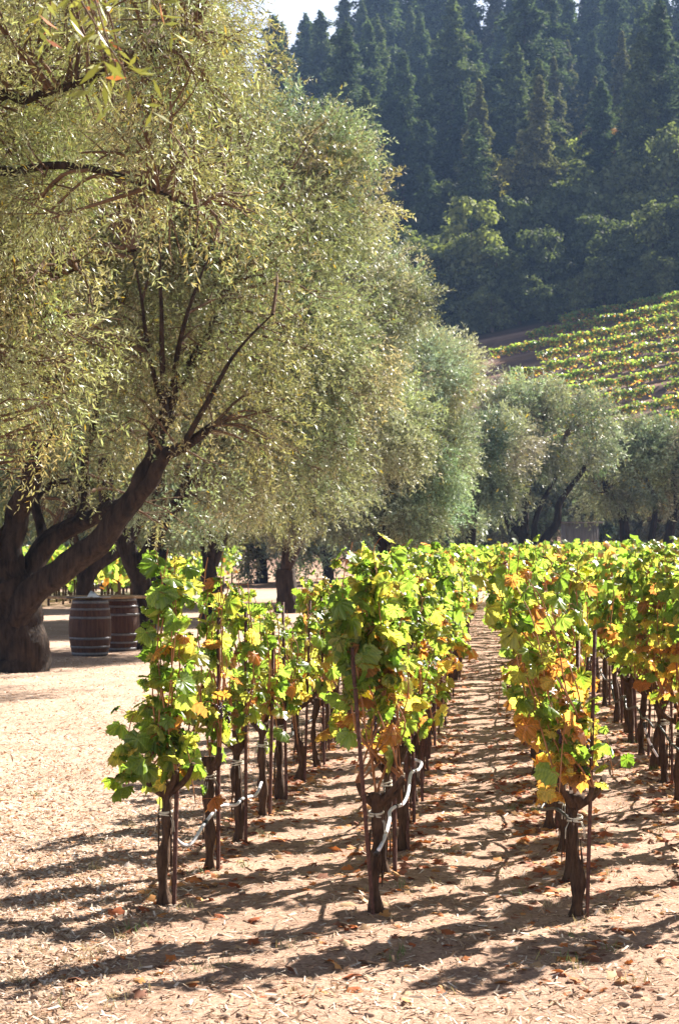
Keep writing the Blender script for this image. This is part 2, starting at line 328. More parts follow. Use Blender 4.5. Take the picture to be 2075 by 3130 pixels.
def make_vine(name, seed, detail=2, H=1.75, head=.62, lean=(0, 0), spread=.24, nleaf=150, autumn=.5, lo=.55, low_sparse=.5, leaf=.112, trunkbend=.03, lowlean=(0, 0)):
    """meshes of one head-trained vine: trunk, canes, leaves (origin at its base)"""
    r = np.random.default_rng(seed)
    tb = Tubes(); sides = {2: 14, 1: 8, 0: 5}[detail]
    nseg = {2: 26, 1: 10, 0: 5}[detail]
    b1 = r.normal(0, trunkbend, 2)
    pts = curve([(0, 0, -.06), (b1[0]*.6, b1[1]*.6, head*.3), (-b1[0]*.4, b1[1], head*.65), (0, 0, head)], nseg)
    tt = np.linspace(0, 1, nseg)
    rad = .028*(1-.2*tt)+.010*np.exp(-((tt-.05)/.08)**2)+.016*np.exp(-((tt-.97)/.08)**2)+.006*np.sin(tt*19+r.random()*6)
    rad *= r.uniform(.9, 1.15)
    tb.add(pts, rad, sides, rough=.09 if detail == 2 else .05, seed=seed, ridge=.09)
    arms = []
    for k in range(2 if detail < 2 else 3):
        a = r.random()*6.28; d = np.array([math.cos(a), math.sin(a), .55+.4*r.random()]); L = .09+.1*r.random()
        p0 = np.array([0, 0, head-.07]); p1 = p0+d*L*.6+r.normal(0, .01, 3); p2 = p0+d*L+np.array([0, 0, .04])
        tb.add(curve([p0, p1, p2], 6 if detail == 2 else 3), np.linspace(.019, .012, 6 if detail == 2 else 3), max(5, sides-5), rough=.12 if detail == 2 else 0, seed=seed+k)
        arms.append(p2)
    if detail == 2:                                    # loose strips of bark
        for k in range(9):
            a = r.random()*6.28; z0 = r.uniform(.05, head*.6); z1 = z0+r.uniform(.08, .25); q = .034
            tb.add([(math.cos(a)*q, math.sin(a)*q, z0), (math.cos(a+.1)*(q+.004), math.sin(a+.1)*(q+.004), (z0+z1)/2), (math.cos(a+.15)*q*.9, math.sin(a+.15)*q*.9, z1)], [.002, .005, .002], 4, seed=k)
    trunk = tb.mesh(name+'_trunk', M_vbark, smooth=detail < 2)
    # canes
    cn = Tubes(); ncane = {2: 11, 1: 7, 0: 4}[detail]; cps = []
    for k in range(ncane):
        p0 = arms[k % len(arms)] if k % 3 else np.array([0, 0, head])
        a = r.random()*6.28; top = H*r.uniform(.72, 1.0) if k > 1 else H
        s1, s2 = spread*r.uniform(.5, 1.1), spread*r.uniform(.2, .95)
        e = np.array([math.cos(a)*s2+lean[0]*(top/H), math.sin(a)*s2+lean[1]*(top/H), top])
        m1 = np.array([math.cos(a)*s1+lean[0]*.35+lowlean[0], math.sin(a)*s1+lean[1]*.35+lowlean[1], head+(top-head)*.38]); m2 = .35*m1+.65*e+r.normal(0, .04, 3)
        npt = {2: 18, 1: 8, 0: 4}[detail]; P = curve([p0, m1, m2, e], npt)
        if detail == 2: P += np.cumsum(r.normal(0, .004, P.shape), 0)
        cn.add(P, np.linspace(.0055, .0022, npt)*(1 if detail == 2 else 1.4), 6 if detail == 2 else 3, caps=False, c=(1, 1, 1)); cps.append(P)
    for k in range(3 if detail == 2 else 1):           # drooping side shoots
        P0 = cps[r.integers(len(cps))]; p0 = P0[len(P0)//4]; a = r.random()*6.28
        q = p0+np.array([math.cos(a)*spread*1.1, math.sin(a)*spread*1.1, .02]); e = q+np.array([math.cos(a)*.06, math.sin(a)*.06, -r.uniform(.12, .36)])
        npt = 8 if detail == 2 else 4; P = curve([p0, q, e], npt); cn.add(P, .003, 5 if detail == 2 else 3, caps=False); cps.append(P)
    # leaves on the canes
    k = nleaf; ci = r.integers(0, len(cps), k*3); u = r.random(k*3)
    pos = np.empty((k*3, 3))
    for idx in range(k*3):
        P = cps[ci[idx]]; x = u[idx]*(len(P)-1); i0 = min(int(x), len(P)-2); pos[idx] = P[i0]*(1-x+i0)+P[i0+1]*(x-i0)
    h = (pos[:, 2]-lo)/(H-lo)
    keep = (r.random(k*3) < np.clip(low_sparse*.35+np.clip(h, 0, 1)*1.6, 0, 1)) & (pos[:, 2] > lo-.08)
    pos = pos[keep][:k]; h = np.clip(h[keep][:k], 0, 1); k = len(pos)
    an = r.random(k)*6.28
    off = np.stack([np.cos(an), np.sin(an), r.normal(.1, .5, k)], -1); off *= (r.uniform(.03, .10, k))[:, None]
    att = pos+off; out = unit(np.stack([att[:, 0]-lean[0]*h, att[:, 1]-lean[1]*h, 0*h], -1)+r.normal(0, .45, (k, 3))*[1, 1, 0])
    nrm = unit(out*r.uniform(.4, 1.1, (k, 1))+np.array([0, 0, 1])*r.uniform(.15, 1.1, (k, 1))+r.normal(0, .28, (k, 3)))
    tip = out*.5+np.array([0, 0, -1.0])+r.normal(0, .5, (k, 3))
    s = leaf*r.uniform(.45, 1.4, k)*(1-.12*h)
    rot = frames(nrm, tip)
    s3 = np.stack([s, s*r.uniform(.85, 1.1, k), s*r.uniform(-.4, 2.6, k)], -1)
    V0, f3, f4 = GL[detail]; C = leaf_colours(r, k, h, autumn)
    V = scatter(V0, att, rot, s3)
    Cv = np.repeat(C, len(V0), 0)
    if detail == 2:
        V += r.normal(0, .0035, V.shape)
        m_ = (len(V0)-1)//2; ed = np.concatenate([[0], np.full(m_, .15), np.ones(m_)]); e_ = (np.clip(r.normal(-.1, .35, k)+.45*(1-h)*autumn, 0, .85)[:, None]*ed[None]*r.uniform(.5, 1.2, (k, len(ed))))[..., None]
        tgt = np.where((r.random(k) < .6)[:, None], [.50, .36, .07], [.36, .17, .07])[:, None, :]
        Cv = (C[:, None, :]*(1-e_)+tgt*e_).reshape(-1, 3)
    fl = [tile_faces(f3, len(V0), k)]+([tile_faces(f4, len(V0), k)] if f4 is not None else [])
    UV = np.tile(V0[:, :2]*1.6, (k, 1)) if detail == 2 else None
    leaves = mesh_from(name+'_leaves', V, fl, M_vine if detail == 2 else M_vinefar, C=Cv, UV=UV, smooth=detail == 2)
    if detail == 2:
        for q in range(k):
            cn.add([pos[q], (pos[q]+att[q])/2+[0, 0, .01], att[q]], .0016, 3, caps=False, c=(1.1, .9, .9))
    canes = cn.mesh(name+'_canes', M_cane)
    return trunk, canes, leaves

def stake_mesh(H, seed):
    t = Tubes(); w_ = .0085; th = .003
    V = []; prof = [(0, 0), (w_*2, 0), (w_*2, th), (th, th), (th, w_*2), (0, w_*2)]
    for z in (-.15, H*.5, H):
        for x, y in prof: V.append((x-w_/2, y-w_/2, z))
    Q = [];
    for s_ in range(2):
        for k in range(6): Q.append((s_*6+k, s_*6+(k+1) % 6, (s_+1)*6+(k+1) % 6, (s_+1)*6+k))
    Q += [(12, 13, 14, 15), (12, 15, 16, 17)]
    return mesh_from('stake', V, np.array(Q), M_rust)
def tie_mesh(z, seed, r0=.034):
    r = np.random.default_rng(seed); t = Tubes()
    for k in range(3):
        zz = z+k*.012; a0 = r.random()*6
        P = [(math.cos(a)*r0*(1.05+.05*math.sin(3*a)), math.sin(a)*r0*1.05, zz+.006*math.sin(a+a0)) for a in np.linspace(0, 6.28, 14)]
        t.add(P, .004, 5)
    for k in range(3):
        a = r.uniform(3.5, 6); P = [(math.cos(a)*r0, math.sin(a)*r0, z), (math.cos(a)*r0*1.5, math.sin(a)*r0*1.5, z-.03), (math.cos(a)*r0*1.6, math.sin(a)*r0*1.6, z-.08)]
        t.add(P, .0025, 4)
    return t.mesh('tie', M_tie)
def cluster_mesh(seed):
    r = np.random.default_rng(seed); V = []; Fs = []; n0 = 0
    base = [(0, 0, 1), (1, 0, 0), (0, 1, 0), (-1, 0, 0), (0, -1, 0), (0, 0, -1)]
    fc = [(0, 1, 2), (0, 2, 3), (0, 3, 4), (0, 4, 1), (5, 2, 1), (5, 3, 2), (5, 4, 3), (5, 1, 4)]
    b = np.array(base, float); mids = {}; Vb = list(b); Fb = []
    for f in fc:
        m = []
        for a_, c_ in ((0, 1), (1, 2), (2, 0)):
            key = tuple(sorted((f[a_], f[c_])))
            if key not in mids: Vb.append(unit(b[f[a_]]+b[f[c_]])); mids[key] = len(Vb)-1
            m.append(mids[key])
        Fb += [(f[0], m[0], m[2]), (f[1], m[1], m[0]), (f[2], m[2], m[1]), tuple(m)]
    Vb = np.array(Vb); Fb = np.array(Fb)
    for k in range(34):
        z = r.random(); p = np.array([r.normal(0, .018*(1.1-z)), r.normal(0, .018*(1.1-z)), -z*.11])
        V.append(Vb*r.uniform(.005, .008)*[1, 1, 1.1]+p); Fs.append(Fb+n0); n0 += len(Vb)
    return mesh_from('grape_cluster', np.vstack(V), np.vstack(Fs), M_grape, smooth=True)

# ------------------------------------------------------------ vineyard layout
ORD = ['first', 'second', 'third', 'fourth', 'fifth', 'sixth', 'seventh', 'eighth', 'ninth', 'tenth', 'eleventh', 'twelfth', 'thirteenth', 'fourteenth', 'fifteenth', 'sixteenth', 'seventeenth', 'eighteenth', 'nineteenth', 'twentieth']
def ordn(i): return ORD[i] if i < 20 else (f'{i+1}{"th" if 10 < (i+1) % 100 < 14 else {1: "st", 2: "nd", 3: "rd"}.get((i+1) % 10, "th")}')
def gpt(px, py): Y = YG(py); return ((px-CX)/F*Y, Y)
firstL = [gpt(508, 2750), gpt(642, 2653), gpt(727, 2570), gpt(803, 2491), gpt(854, 2442), gpt(911, 2377)]
firstC = [gpt(1149, 2790), gpt(1178, 2667), gpt(1218, 2594), gpt(1240, 2515), gpt(1266, 2455)]
firstR = [gpt(1754, 2792), gpt(1724, 2687)]
vr = np.random.default_rng(3); vines = []
def fill(row, first, xf, ymax, y0=None, cut=None):
    k = 0
    for (x, y) in first: vines.append([row, k, x, y]); k += 1
    y = first[-1][1]+.93 if first else y0
    while y < ymax:
        if not (61 < y < 76): vines.append([row, k, xf(y)+vr.normal(0, .03), y+vr.normal(0, .05)]); k += 1
        y += .93
fill('L', firstL, lambda Y: -.32+.088*(Y-14.38), 61)
fill('C', firstC, lambda Y: rowx('C', Y), 92)
fill(0, firstR, lambda Y: rowx(0, Y), 92)
for rw in range(1, 15): fill(rw, [], lambda Y, rw=rw: rowx(rw, Y), 92, y0=9.1+(.4 if rw % 2 else 0))
ROWN = {'L': 'leftmost row by open ground', 'C': 'row left of the dirt path'}
def rown(rw): return ROWN.get(rw) or f'{ordn(rw+1)} row right of the dirt path'
vis = [v for v in vines if (-.2*v[3]-.5) < v[2] < (CX/F*v[3]+.9)]
vis.sort(key=lambda v: v[3]); indiv = vis[:300]; rest = vis[300:]
# prototypes
protoN = [make_vine(f'vine_near{k}', 100+k, 2, H=1.62+.07*(k % 3), nleaf=185, autumn=.7, spread=.15, lo=.72, low_sparse=.3) for k in range(6)]
protoM = [make_vine(f'vine_mid{k}', 200+k, 1, H=1.64+.06*(k % 4), nleaf=195, autumn=.78, spread=.19, lo=.68, low_sparse=.5, leaf=.12) for k in range(7)]
protoF = [make_vine(f'vine_far{k}', 300+k, 0, H=1.66+.05*(k % 4), nleaf=125, autumn=.8, spread=.22, leaf=.15) for k in range(6)]
custom = {
 ('L', 0): dict(seed=401, H=1.80, lean=(.03, .05), spread=.12, nleaf=250, autumn=.4, low_sparse=1.3, lo=.42, lowlean=(-.03, 0), leaf=.12),
 ('L', 1): dict(seed=402, H=1.72, lean=(.02, 0), spread=.10, nleaf=110, autumn=.4, low_sparse=.6),
 ('L', 2): dict(seed=403, H=1.60, lean=(.0, 0), spread=.14, nleaf=120, autumn=.45, low_sparse=.3),
 ('L', 3): dict(seed=404, H=1.45, lean=(.0, 0), spread=.14, nleaf=110, autumn=.5, low_sparse=.8, leaf=.115),
 ('L', 4): dict(seed=405, H=1.20, lean=(.05, 0), spread=.14, nleaf=80, autumn=.5, low_sparse=1., leaf=.115),
 ('L', 5): dict(seed=406, H=1.35, lean=(.05, 0), spread=.15, nleaf=100, autumn=.55, low_sparse=1., leaf=.115),
 ('C', 0): dict(seed=411, H=1.80, lean=(-.06, .1), spread=.15, nleaf=225, lo=.80, autumn=.6, low_sparse=.15, head=.58, leaf=.12),
 ('C', 1): dict(seed=412, H=1.74, lo=.78, lean=(.0, 0), spread=.16, nleaf=175, autumn=.55, low_sparse=.6),
 ('C', 2): dict(seed=413, H=1.74, lo=.72, lean=(.0, 0), spread=.17, nleaf=175, autumn=.55, low_sparse=.7),
 (0, 0): dict(seed=421, H=1.80, lean=(-.31, .1), spread=.13, nleaf=225, autumn=1.05, low_sparse=1.3, lo=.45, head=.60, lowlean=(.04, 0), leaf=.122),
 (0, 1): dict(seed=422, H=1.68, lean=(-.12, 0), spread=.15, nleaf=160, autumn=.7, low_sparse=.9),
}
stk = {h: stake_mesh(h, 0) for h in (1.15, 1.3, 1.4)}
ties = [tie_mesh(.5, s_) for s_ in range(3)]; clus = [cluster_mesh(s_) for s_ in range(2)]
nS = 0
for v in indiv:
    rw, k, x, y = v; cu = custom.get((rw, k)); z = float(ground_z(x, y))
    r = np.random.default_rng(int(abs(x*997)+y*131))
    if cu: T, C_, Lv = make_vine('vine_c', cu['seed'], 2, **{a_: b_ for a_, b_ in cu.items() if a_ != 'seed'}); rot = 0; sc_ = 1
    else:
        pr = protoN if y < 17 else (protoM if y < 34 else protoF); T, C_, Lv = pr[r.integers(len(pr))]; rot = r.random()*6.28; sc_ = r.uniform(.93, 1.04)
        if rw not in ('L', 'C', 0): sc_ *= 1.04
        if rw == 'L': sc_ *= .86 if y < 30 else .93
    root = empty('grape_vine', (x, y, z)); root.rotation_euler = (0, 0, rot); root.scale = (sc_,)*3
    look = 'green leafy grape vine' if y > 11 else 'grape vine with green and yellow leaves'
    if (rw, k) == ('L', 0): lb = 'tall front vine at left with big dark green and yellow leaves, beside the open ground'
    elif (rw, k) == ('C', 0): lb = 'front vine left of the dirt path, thick leaning trunk and white hose beside it'
    elif (rw, k) == (0, 0): lb = 'front vine right of the dirt path, green on top and orange leaves below'
    else: lb = f'leafy grape vine, {ordn(k)} from the front, {rown(rw)}'
    tag(root, lb, 'grape vine', 'grape vines planted in rows')
    link('trunk', T, root); link('leaves', Lv, root)
    if y < 45: link('canes', C_, root)
    if y < 14.5:
        link('tie', ties[k % 3], root, (0, 0, r.uniform(-.08, .0)))
    if (rw, k) in (('L', 2), (0, 0), ('C', 2), ('L', 1), ('C', 1), (1, 4)):
        for q in range(3): link('grape_cluster', clus[q % 2], root, (r.normal(0, .05), r.normal(0, .05)-.03, .78+.09*q))
    # steel stake beside the vine
    if y < 36:
        hs = [1.15, 1.3, 1.4][int(r.integers(3))]; dx = .05
        if (rw, k) == ('L', 0): dx = .045; hs = 1.15
        if (rw, k) == ('L', 4): hs = 1.4
        s_ = link('vine_stake', stk[hs], None, (x+dx, y-.03, z)); s_.rotation_euler = (r.normal(0, .02), r.normal(0, .025), r.random()*.8)
        if (rw, k) == ('C', 0): s_.rotation_euler = (.02, -.085, .2); s_.location = (x-.02, y-.08, z)
        tag(s_, f'rusty stake of the {ordn(k)} vine from the front, {rown(rw)}', 'stake', 'rusty stakes supporting the vines'); nS += 1

# the vines too many and too far to be told apart: one object
def mass(name, spots, seed, nleaf, leaf, label, H=1.72, spr=.36, autumn=.5, zf=ground_z, trunks=True, sx=1.0):
    r = np.random.default_rng(seed); k = len(spots); P = np.array(spots)
    base = np.stack([P[:, 0], P[:, 1], zf(P[:, 0], P[:, 1])], -1); base = np.repeat(base, nleaf, 0); m = len(base)
    hh = r.beta(2.2, 1.3, m); hv = np.repeat(r.uniform(.85, 1.08, k), nleaf); a_ = r.random(m)*6.28; rr = spr*np.sqrt(r.random(m))*(.6+.6*hh)
    pos = base+np.stack([np.cos(a_)*rr*sx, np.sin(a_)*rr, (.5+hh*(H-.5))*hv], -1)
    out = np.stack([np.cos(a_), np.sin(a_), 0*a_], -1)
    nrm = unit(out*.7+np.array([0, 0, .7])+r.normal(0, .45, (m, 3))); tip = out*.5+np.array([0, 0, -1])+r.normal(0, .4, (m, 3))
    s = leaf*r.uniform(.6, 1.4, m); V0, f3, _ = GL[0]
    C = leaf_colours(r, m, hh, autumn)*np.repeat(r.uniform(.8, 1.2, (k, 1)), nleaf, 0)
    V = scatter(V0, pos, frames(nrm, tip), s); Cc = np.repeat(C, len(V0), 0)
    Fs = [tile_faces(f3, len(V0), m)]; mi = np.zeros(len(Fs[0]), int)
    if trunks:
        tv = np.array([[-.035, -.035, -.05], [.035, -.035, -.05], [0, .04, -.05], [-.03, -.03, .8], [.03, -.03, .8], [0, .03, .8]]); tf = np.array([(0, 1, 4, 3), (1, 2, 5, 4), (2, 0, 3, 5)])
        b3 = np.stack([P[:, 0], P[:, 1], zf(P[:, 0], P[:, 1])], -1); TV = (tv[None]+b3[:, None]).reshape(-1, 3)
        Fs.append(tile_faces(tf, 6, k)+len(V)); V = np.vstack([V, TV]); Cc = np.vstack([Cc, np.full((len(TV), 3), .05)]); mi = np.concatenate([mi, np.ones(3*k, int)])
    o = link(name, mesh_from(name, V, Fs, [M_vinefar, M_vbark], C=Cc, midx=mi)); tag(o, label, 'vines', kind='stuff'); return o
mass('distant_vines', [(v[2], v[3]) for v in rest], 31, 85, .19, 'mass of sunlit green vines at the far end of the flat vineyard')
r = np.random.default_rng(8)
mass('vines_behind_orchard', [(x+.15*yy+r.normal(0, .1), yy) for yy in np.arange(56, 75, 1.2) for x in np.arange(-30, -15.5, .85)], 32, 50, .25, 'sunlit vine rows seen between the olive trunks at left')
# terraced hillside vines
spots = []
for kk, yy in enumerate(145.+4.2*np.arange(11)+1.75):
    for x in np.arange(2, 62, .7):
        if kk >= 2 and x < 10+(kk-2)*1.3+3*math.sin(kk*2.1): continue
        if r.random() < .06: continue
        spots.append((x+r.normal(0, .1), yy+r.normal(0, .15)))
mass('hillside_vines', spots, 33, 120, .22, 'green and yellow vines in long terraced rows on the hillside', H=1.5, spr=.32, sx=2.4, autumn=1.05, trunks=False)
# banks of bare soil between the terraces
tb = Tubes()
# fallen leaves
V0, f3, _ = GL[1]
def fl_keep(X, Y, r):
    m = np.zeros(len(X), bool); d = np.full(len(X), 9.)
    for rw in ['L', 'C', 0, 1, 2, 3]: d = np.minimum(d, np.abs(X-rowx(rw, Y)))
    return (X > rowx('L', Y)-.2) & (r.random(len(X)) < np.exp(-(d/.27)**2)*np.clip((Y-9)/5, .03, 1)+.01)
litter('fallen_leaves', 48000, ydist(7.3, 60, 1.0), fl_keep, V0*np.array([1, 1, 1.6]), f3, 'fallen orange and brown vine leaves lying under the rows', 'fallen leaves', (.04, .105),
       [(.45, .15, .04), (.5, .24, .08), (.33, .09, .03), (.55, .36, .2), (.22, .09, .05)], 22, flat=.45)
litter('orchard_leaf_litter', 34000, ydist(9, 62, 1.0), lambda X, Y, r: (X < rowx('L', Y)-.1), V0*np.array([.45, 1, 1.2]), f3, 'dry curled leaves and bark scattered on the open ground at left', 'leaf litter', (.02, .06),
       [(.66, .52, .42), (.6, .42, .3), (.5, .27, .13), (.75, .66, .58), (.42, .18, .08)], 23, flat=.4)
# clods
def clods():
    r = np.random.default_rng(44); t = []; Fs = []; n0 = 0; Cs = []
    ph = [(a_, b_) for b_ in (0, 1, 2, 3) for a_ in range(6)]
    for q in range(620):
        Y = 1/((1/40)+(1/7.0-1/40)*r.random()); X = (r.random()*2-1)*.2*Y
        s = .004+.014*r.random()**3
        if r.random() < .35:
            rw = ['L', 'C', 0, 1][r.integers(4)]; X = rowx(rw, Y)+r.normal(0, .18); s *= 1.6
        V = []
        for lv, (zz, rr) in enumerate([(-.3, .9), (.35, .95), (.8, .55)]):
            for a_ in range(6): V.append((math.cos(a_*1.047)*rr, math.sin(a_*1.047)*rr, zz))
        V.append((0, 0, .95)); V = np.array(V)*(1+r.normal(0, .16, (19, 3)))*s*[1.2, 1, .75]+[X, Y, float(ground_z(X, Y))]
        f = [];
        for lv in range(2):
            for a_ in range(6): b_ = (a_+1) % 6; f += [(lv*6+a_, lv*6+b_, lv*6+6+b_), (lv*6+a_, lv*6+6+b_, lv*6+6+a_)]
        for a_ in range(6): f.append((12+a_, 12+(a_+1) % 6, 18))
        t.append(V); Fs.append(np.array(f)+n0); n0 += 19
        Cs.append(np.tile(np.array([.36, .24, .17])*r.uniform(.55, 1.2), (19, 1)))
    o = link('soil_clods', mesh_from('soil_clods', np.vstack(t), np.vstack(Fs), M_litter, C=np.vstack(Cs))); tag(o, 'small crumbs and clods of brown soil on the ground', 'soil', kind='stuff')
clods()

# ------------------------------------------------------------ drip hoses
def hose(pts, name, label, rad=.0095):
    P = curve([W(*q) for q in pts], 90); t = Tubes(); t.add(P, rad, 10)
    root = empty(name, tuple(P[0])); me = t.mesh(name, M_hose); o = link('tube', me, root, tuple(-P[0]))
    for q in (0, 34, 62):
        c = Tubes(); d = unit(P[q+2]-P[q]); c.add([P[q+1]-d*.018, P[q+1]+d*.018], rad*1.45, 10); cc = link('clip', c.mesh('clip', M_black), root, tuple(-P[0]))
    tag(root, label, 'hose', 'white drip hoses looped between the vines'); return root
hose([(533, 2535, 9.5), (538, 2558, 9.5), (563, 2579, 9.6), (590, 2572, 9.75), (617, 2530, 9.95), (655, 2479, 10.2), (678, 2459, 10.4), (721, 2458, 11.0), (739, 2441, 11.2), (757, 2434, 11.4), (785, 2425, 11.9), (800, 2389, 12.3)],
     'drip_hose', 'white drip hose sagging between the first vines of the leftmost row')
hose([(1150, 2605, 9.0), (1162, 2585, 9.0), (1176, 2553, 9.2), (1190, 2502, 9.6), (1190, 2480, 9.8), (1206, 2464, 10.0), (1229, 2456, 10.3), (1245, 2425, 10.5), (1253, 2370, 10.8), (1261, 2357, 11.0), (1278, 2351, 11.2), (1287, 2335, 11.5), (1283, 2326, 11.7), (1269, 2321, 12.0)],
     'drip_hose', 'white drip hose curving up beside the front vine left of the dirt path')
hose([(1966, 2215, 12.9), (1972, 2240, 12.9), (1985, 2275, 13.0), (2005, 2310, 13.1)], 'drip_hose', 'short grey hose end hanging among vines at the right edge', .008)

# thin dark drip lines strung from trunk to trunk along the rows
def drip_line(row, vs_, label):
    r = np.random.default_rng(len(vs_)+7); pts = []; base = (vs_[0][2], vs_[0][3], 0.)
    for a_, b_ in zip(vs_[:-1], vs_[1:]):
        h_ = .40+r.normal(0, .025); pts.append((a_[2]-.045, a_[3], h_)); pts.append(((a_[2]+b_[2])/2+r.normal(-.02, .05), (a_[3]+b_[3])/2+r.normal(0, .08), h_-r.uniform(.02, .12)))
    pts.append((vs_[-1][2], vs_[-1][3], .4)); P = curve(pts, len(pts)*7); t = Tubes(); t.add(P-np.array(base), .009, 6)
    tag(link('drip_line', t.mesh('drip_line', M_black), None, base), label, 'irrigation line', 'dark irrigation lines along the rows')
for rw, n0_, lb in (('L', 4, 'dark irrigation line strung low along the leftmost row'), ('C', 3, 'dark irrigation line strung low along the row left of the dirt path'), (0, 0, 'dark irrigation line strung low along the row right of the dirt path'), (1, 0, 'dark irrigation line strung low along the second row right of the path')):
    drip_line(rw, [v for v in vines if v[0] == rw and v[3] < 32][n0_:], lb)

# ------------------------------------------------------------ olive trees
def spray_template(seed, L=.36, nl=14, leaf=.065, wd=.17):
    r = np.random.default_rng(seed); V = []; C = []
    bend = r.normal(0, .06, 2)
    for k in range(nl):
        t = (k//2+.6)/(nl/2); s = 1 if k % 2 else -1; p = np.array([bend[0]*t*t, L*t, -.10*t*t*L/.36+bend[1]*t*t])
        a_ = R(r.uniform(18, 80)); roll = r.random()*3.14
        d = np.array([s*math.sin(a_)*math.cos(roll), math.cos(a_), math.sin(a_)*math.sin(roll)*s]); n = unit(np.cross(d, r.normal(size=3))); n = n if n[2] > 0 or r.random() < .35 else -n
        sd = np.cross(d, n); l_ = leaf*r.uniform(.7, 1.25)
        V += [p, p+d*l_*.5+sd*l_*wd*.55+n*l_*.04, p+d*l_, p+d*l_*.5-sd*l_*wd*.55+n*l_*.04]
        C += [r.uniform(.65, 1.35)]*4
    V = np.array(V); f = np.arange(len(V)).reshape(-1, 4)
    tw = np.array([[-.003, 0, 0], [.003, 0, 0], [0, 0, .004], [bend[0], L, -.10*L/.36+bend[1]]]); tf = np.array([(0, 1, 3), (1, 2, 3), (2, 0, 3)])
    return V, f, np.array(C), tw, tf
def foliage(lobes, nspray, seed, leaf=.065, L=.36, nl=14, wd=.17, clump=.42, nclump=26, droop=.1, tint=(0.227, 0.260, 0.143), shell=.62, yellow=.008, silver=.0):
    """returns crown arrays, twig arrays and the clump centres"""
    r = np.random.default_rng(seed); T = [spray_template(seed*7+k, L, nl, leaf, wd) for k in range(4)]
    wts = np.array([lb[3]*lb[4]*lb[5] for lb in lobes])**.67; wts /= wts.sum()
    ctr = []; crad = []; cn = []
    for lb, wt in zip(lobes, wts):
        c0 = np.array(lb[:3]); rd = np.array(lb[3:6]); m = max(5, int(nclump*len(lobes)*wt))
        d = unit(r.normal(size=(m, 3))); q = (shell+(1-shell)*r.random(m))[:, None]**.8
        ctr.append(c0+d*rd*q*r.uniform(.72, .96, (m, 1))); crad.append(np.full(m, (rd.prod())**(1/3)*clump)*r.uniform(.5, 1.35, m)); cn.append(d)
    ctr = np.vstack(ctr); crad = np.concatenate(crad); cn = np.vstack(cn)
    w2 = crad**2; w2 /= w2.sum(); ci = r.choice(len(ctr), nspray, p=w2)
    d = unit(r.normal(size=(nspray, 3))); q = r.random(nspray)[:, None]**.45
    pos = ctr[ci]+d*q*crad[ci][:, None]
    ax = unit(cn[ci]*.75+d*.6+r.normal(0, .35, (nspray, 3))+np.array([0, 0, 1.])*(cn[ci][:, 2:3]*.7-droop))
    rot = frames(unit(np.array([0, 0, 1])+r.normal(0, .5, (nspray, 3))), ax)
    # keep the twig along ax: rebuild frame with y exactly ax
    X = unit(np.cross(ax, rot[:, :, 2])); Z = np.cross(X, ax); rot = np.stack([X, ax, Z], -1)
    sc_ = r.uniform(.75, 1.25, nspray); ti = r.integers(0, 4, nspray)
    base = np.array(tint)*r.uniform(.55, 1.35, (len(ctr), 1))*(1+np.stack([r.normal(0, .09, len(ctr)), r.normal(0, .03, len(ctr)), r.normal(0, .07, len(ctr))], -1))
    CV, CF, CC, TV, TF = [], [], [], [], []; n0 = m0 = 0
    for k in range(4):
        s_ = ti == k; K = int(s_.sum());
        if not K: continue
        V, f, cc, tw, tf = T[k]; v = scatter(V, pos[s_], rot[s_], sc_[s_]); CV.append(v); CF.append(tile_faces(f, len(V), K)+n0); n0 += len(v)
        bc = base[ci[s_]]*r.uniform(.8, 1.2, (K, 1)); lc = bc[:, None, :]*cc[None, :, None]
        lf = r.random((K, nl)); ye = np.repeat(lf < yellow, 4, 1)[..., None]; lc = np.where(ye, np.array([.42, .30, .04]), lc)
        CC.append(lc.reshape(-1, 3)); v = scatter(tw, pos[s_], rot[s_], sc_[s_]); TV.append(v); TF.append(tile_faces(tf, 4, K)+m0); m0 += len(v)
    return np.vstack(CV), np.vstack(CF), np.vstack(CC), np.vstack(TV), np.vstack(TF), ctr, crad
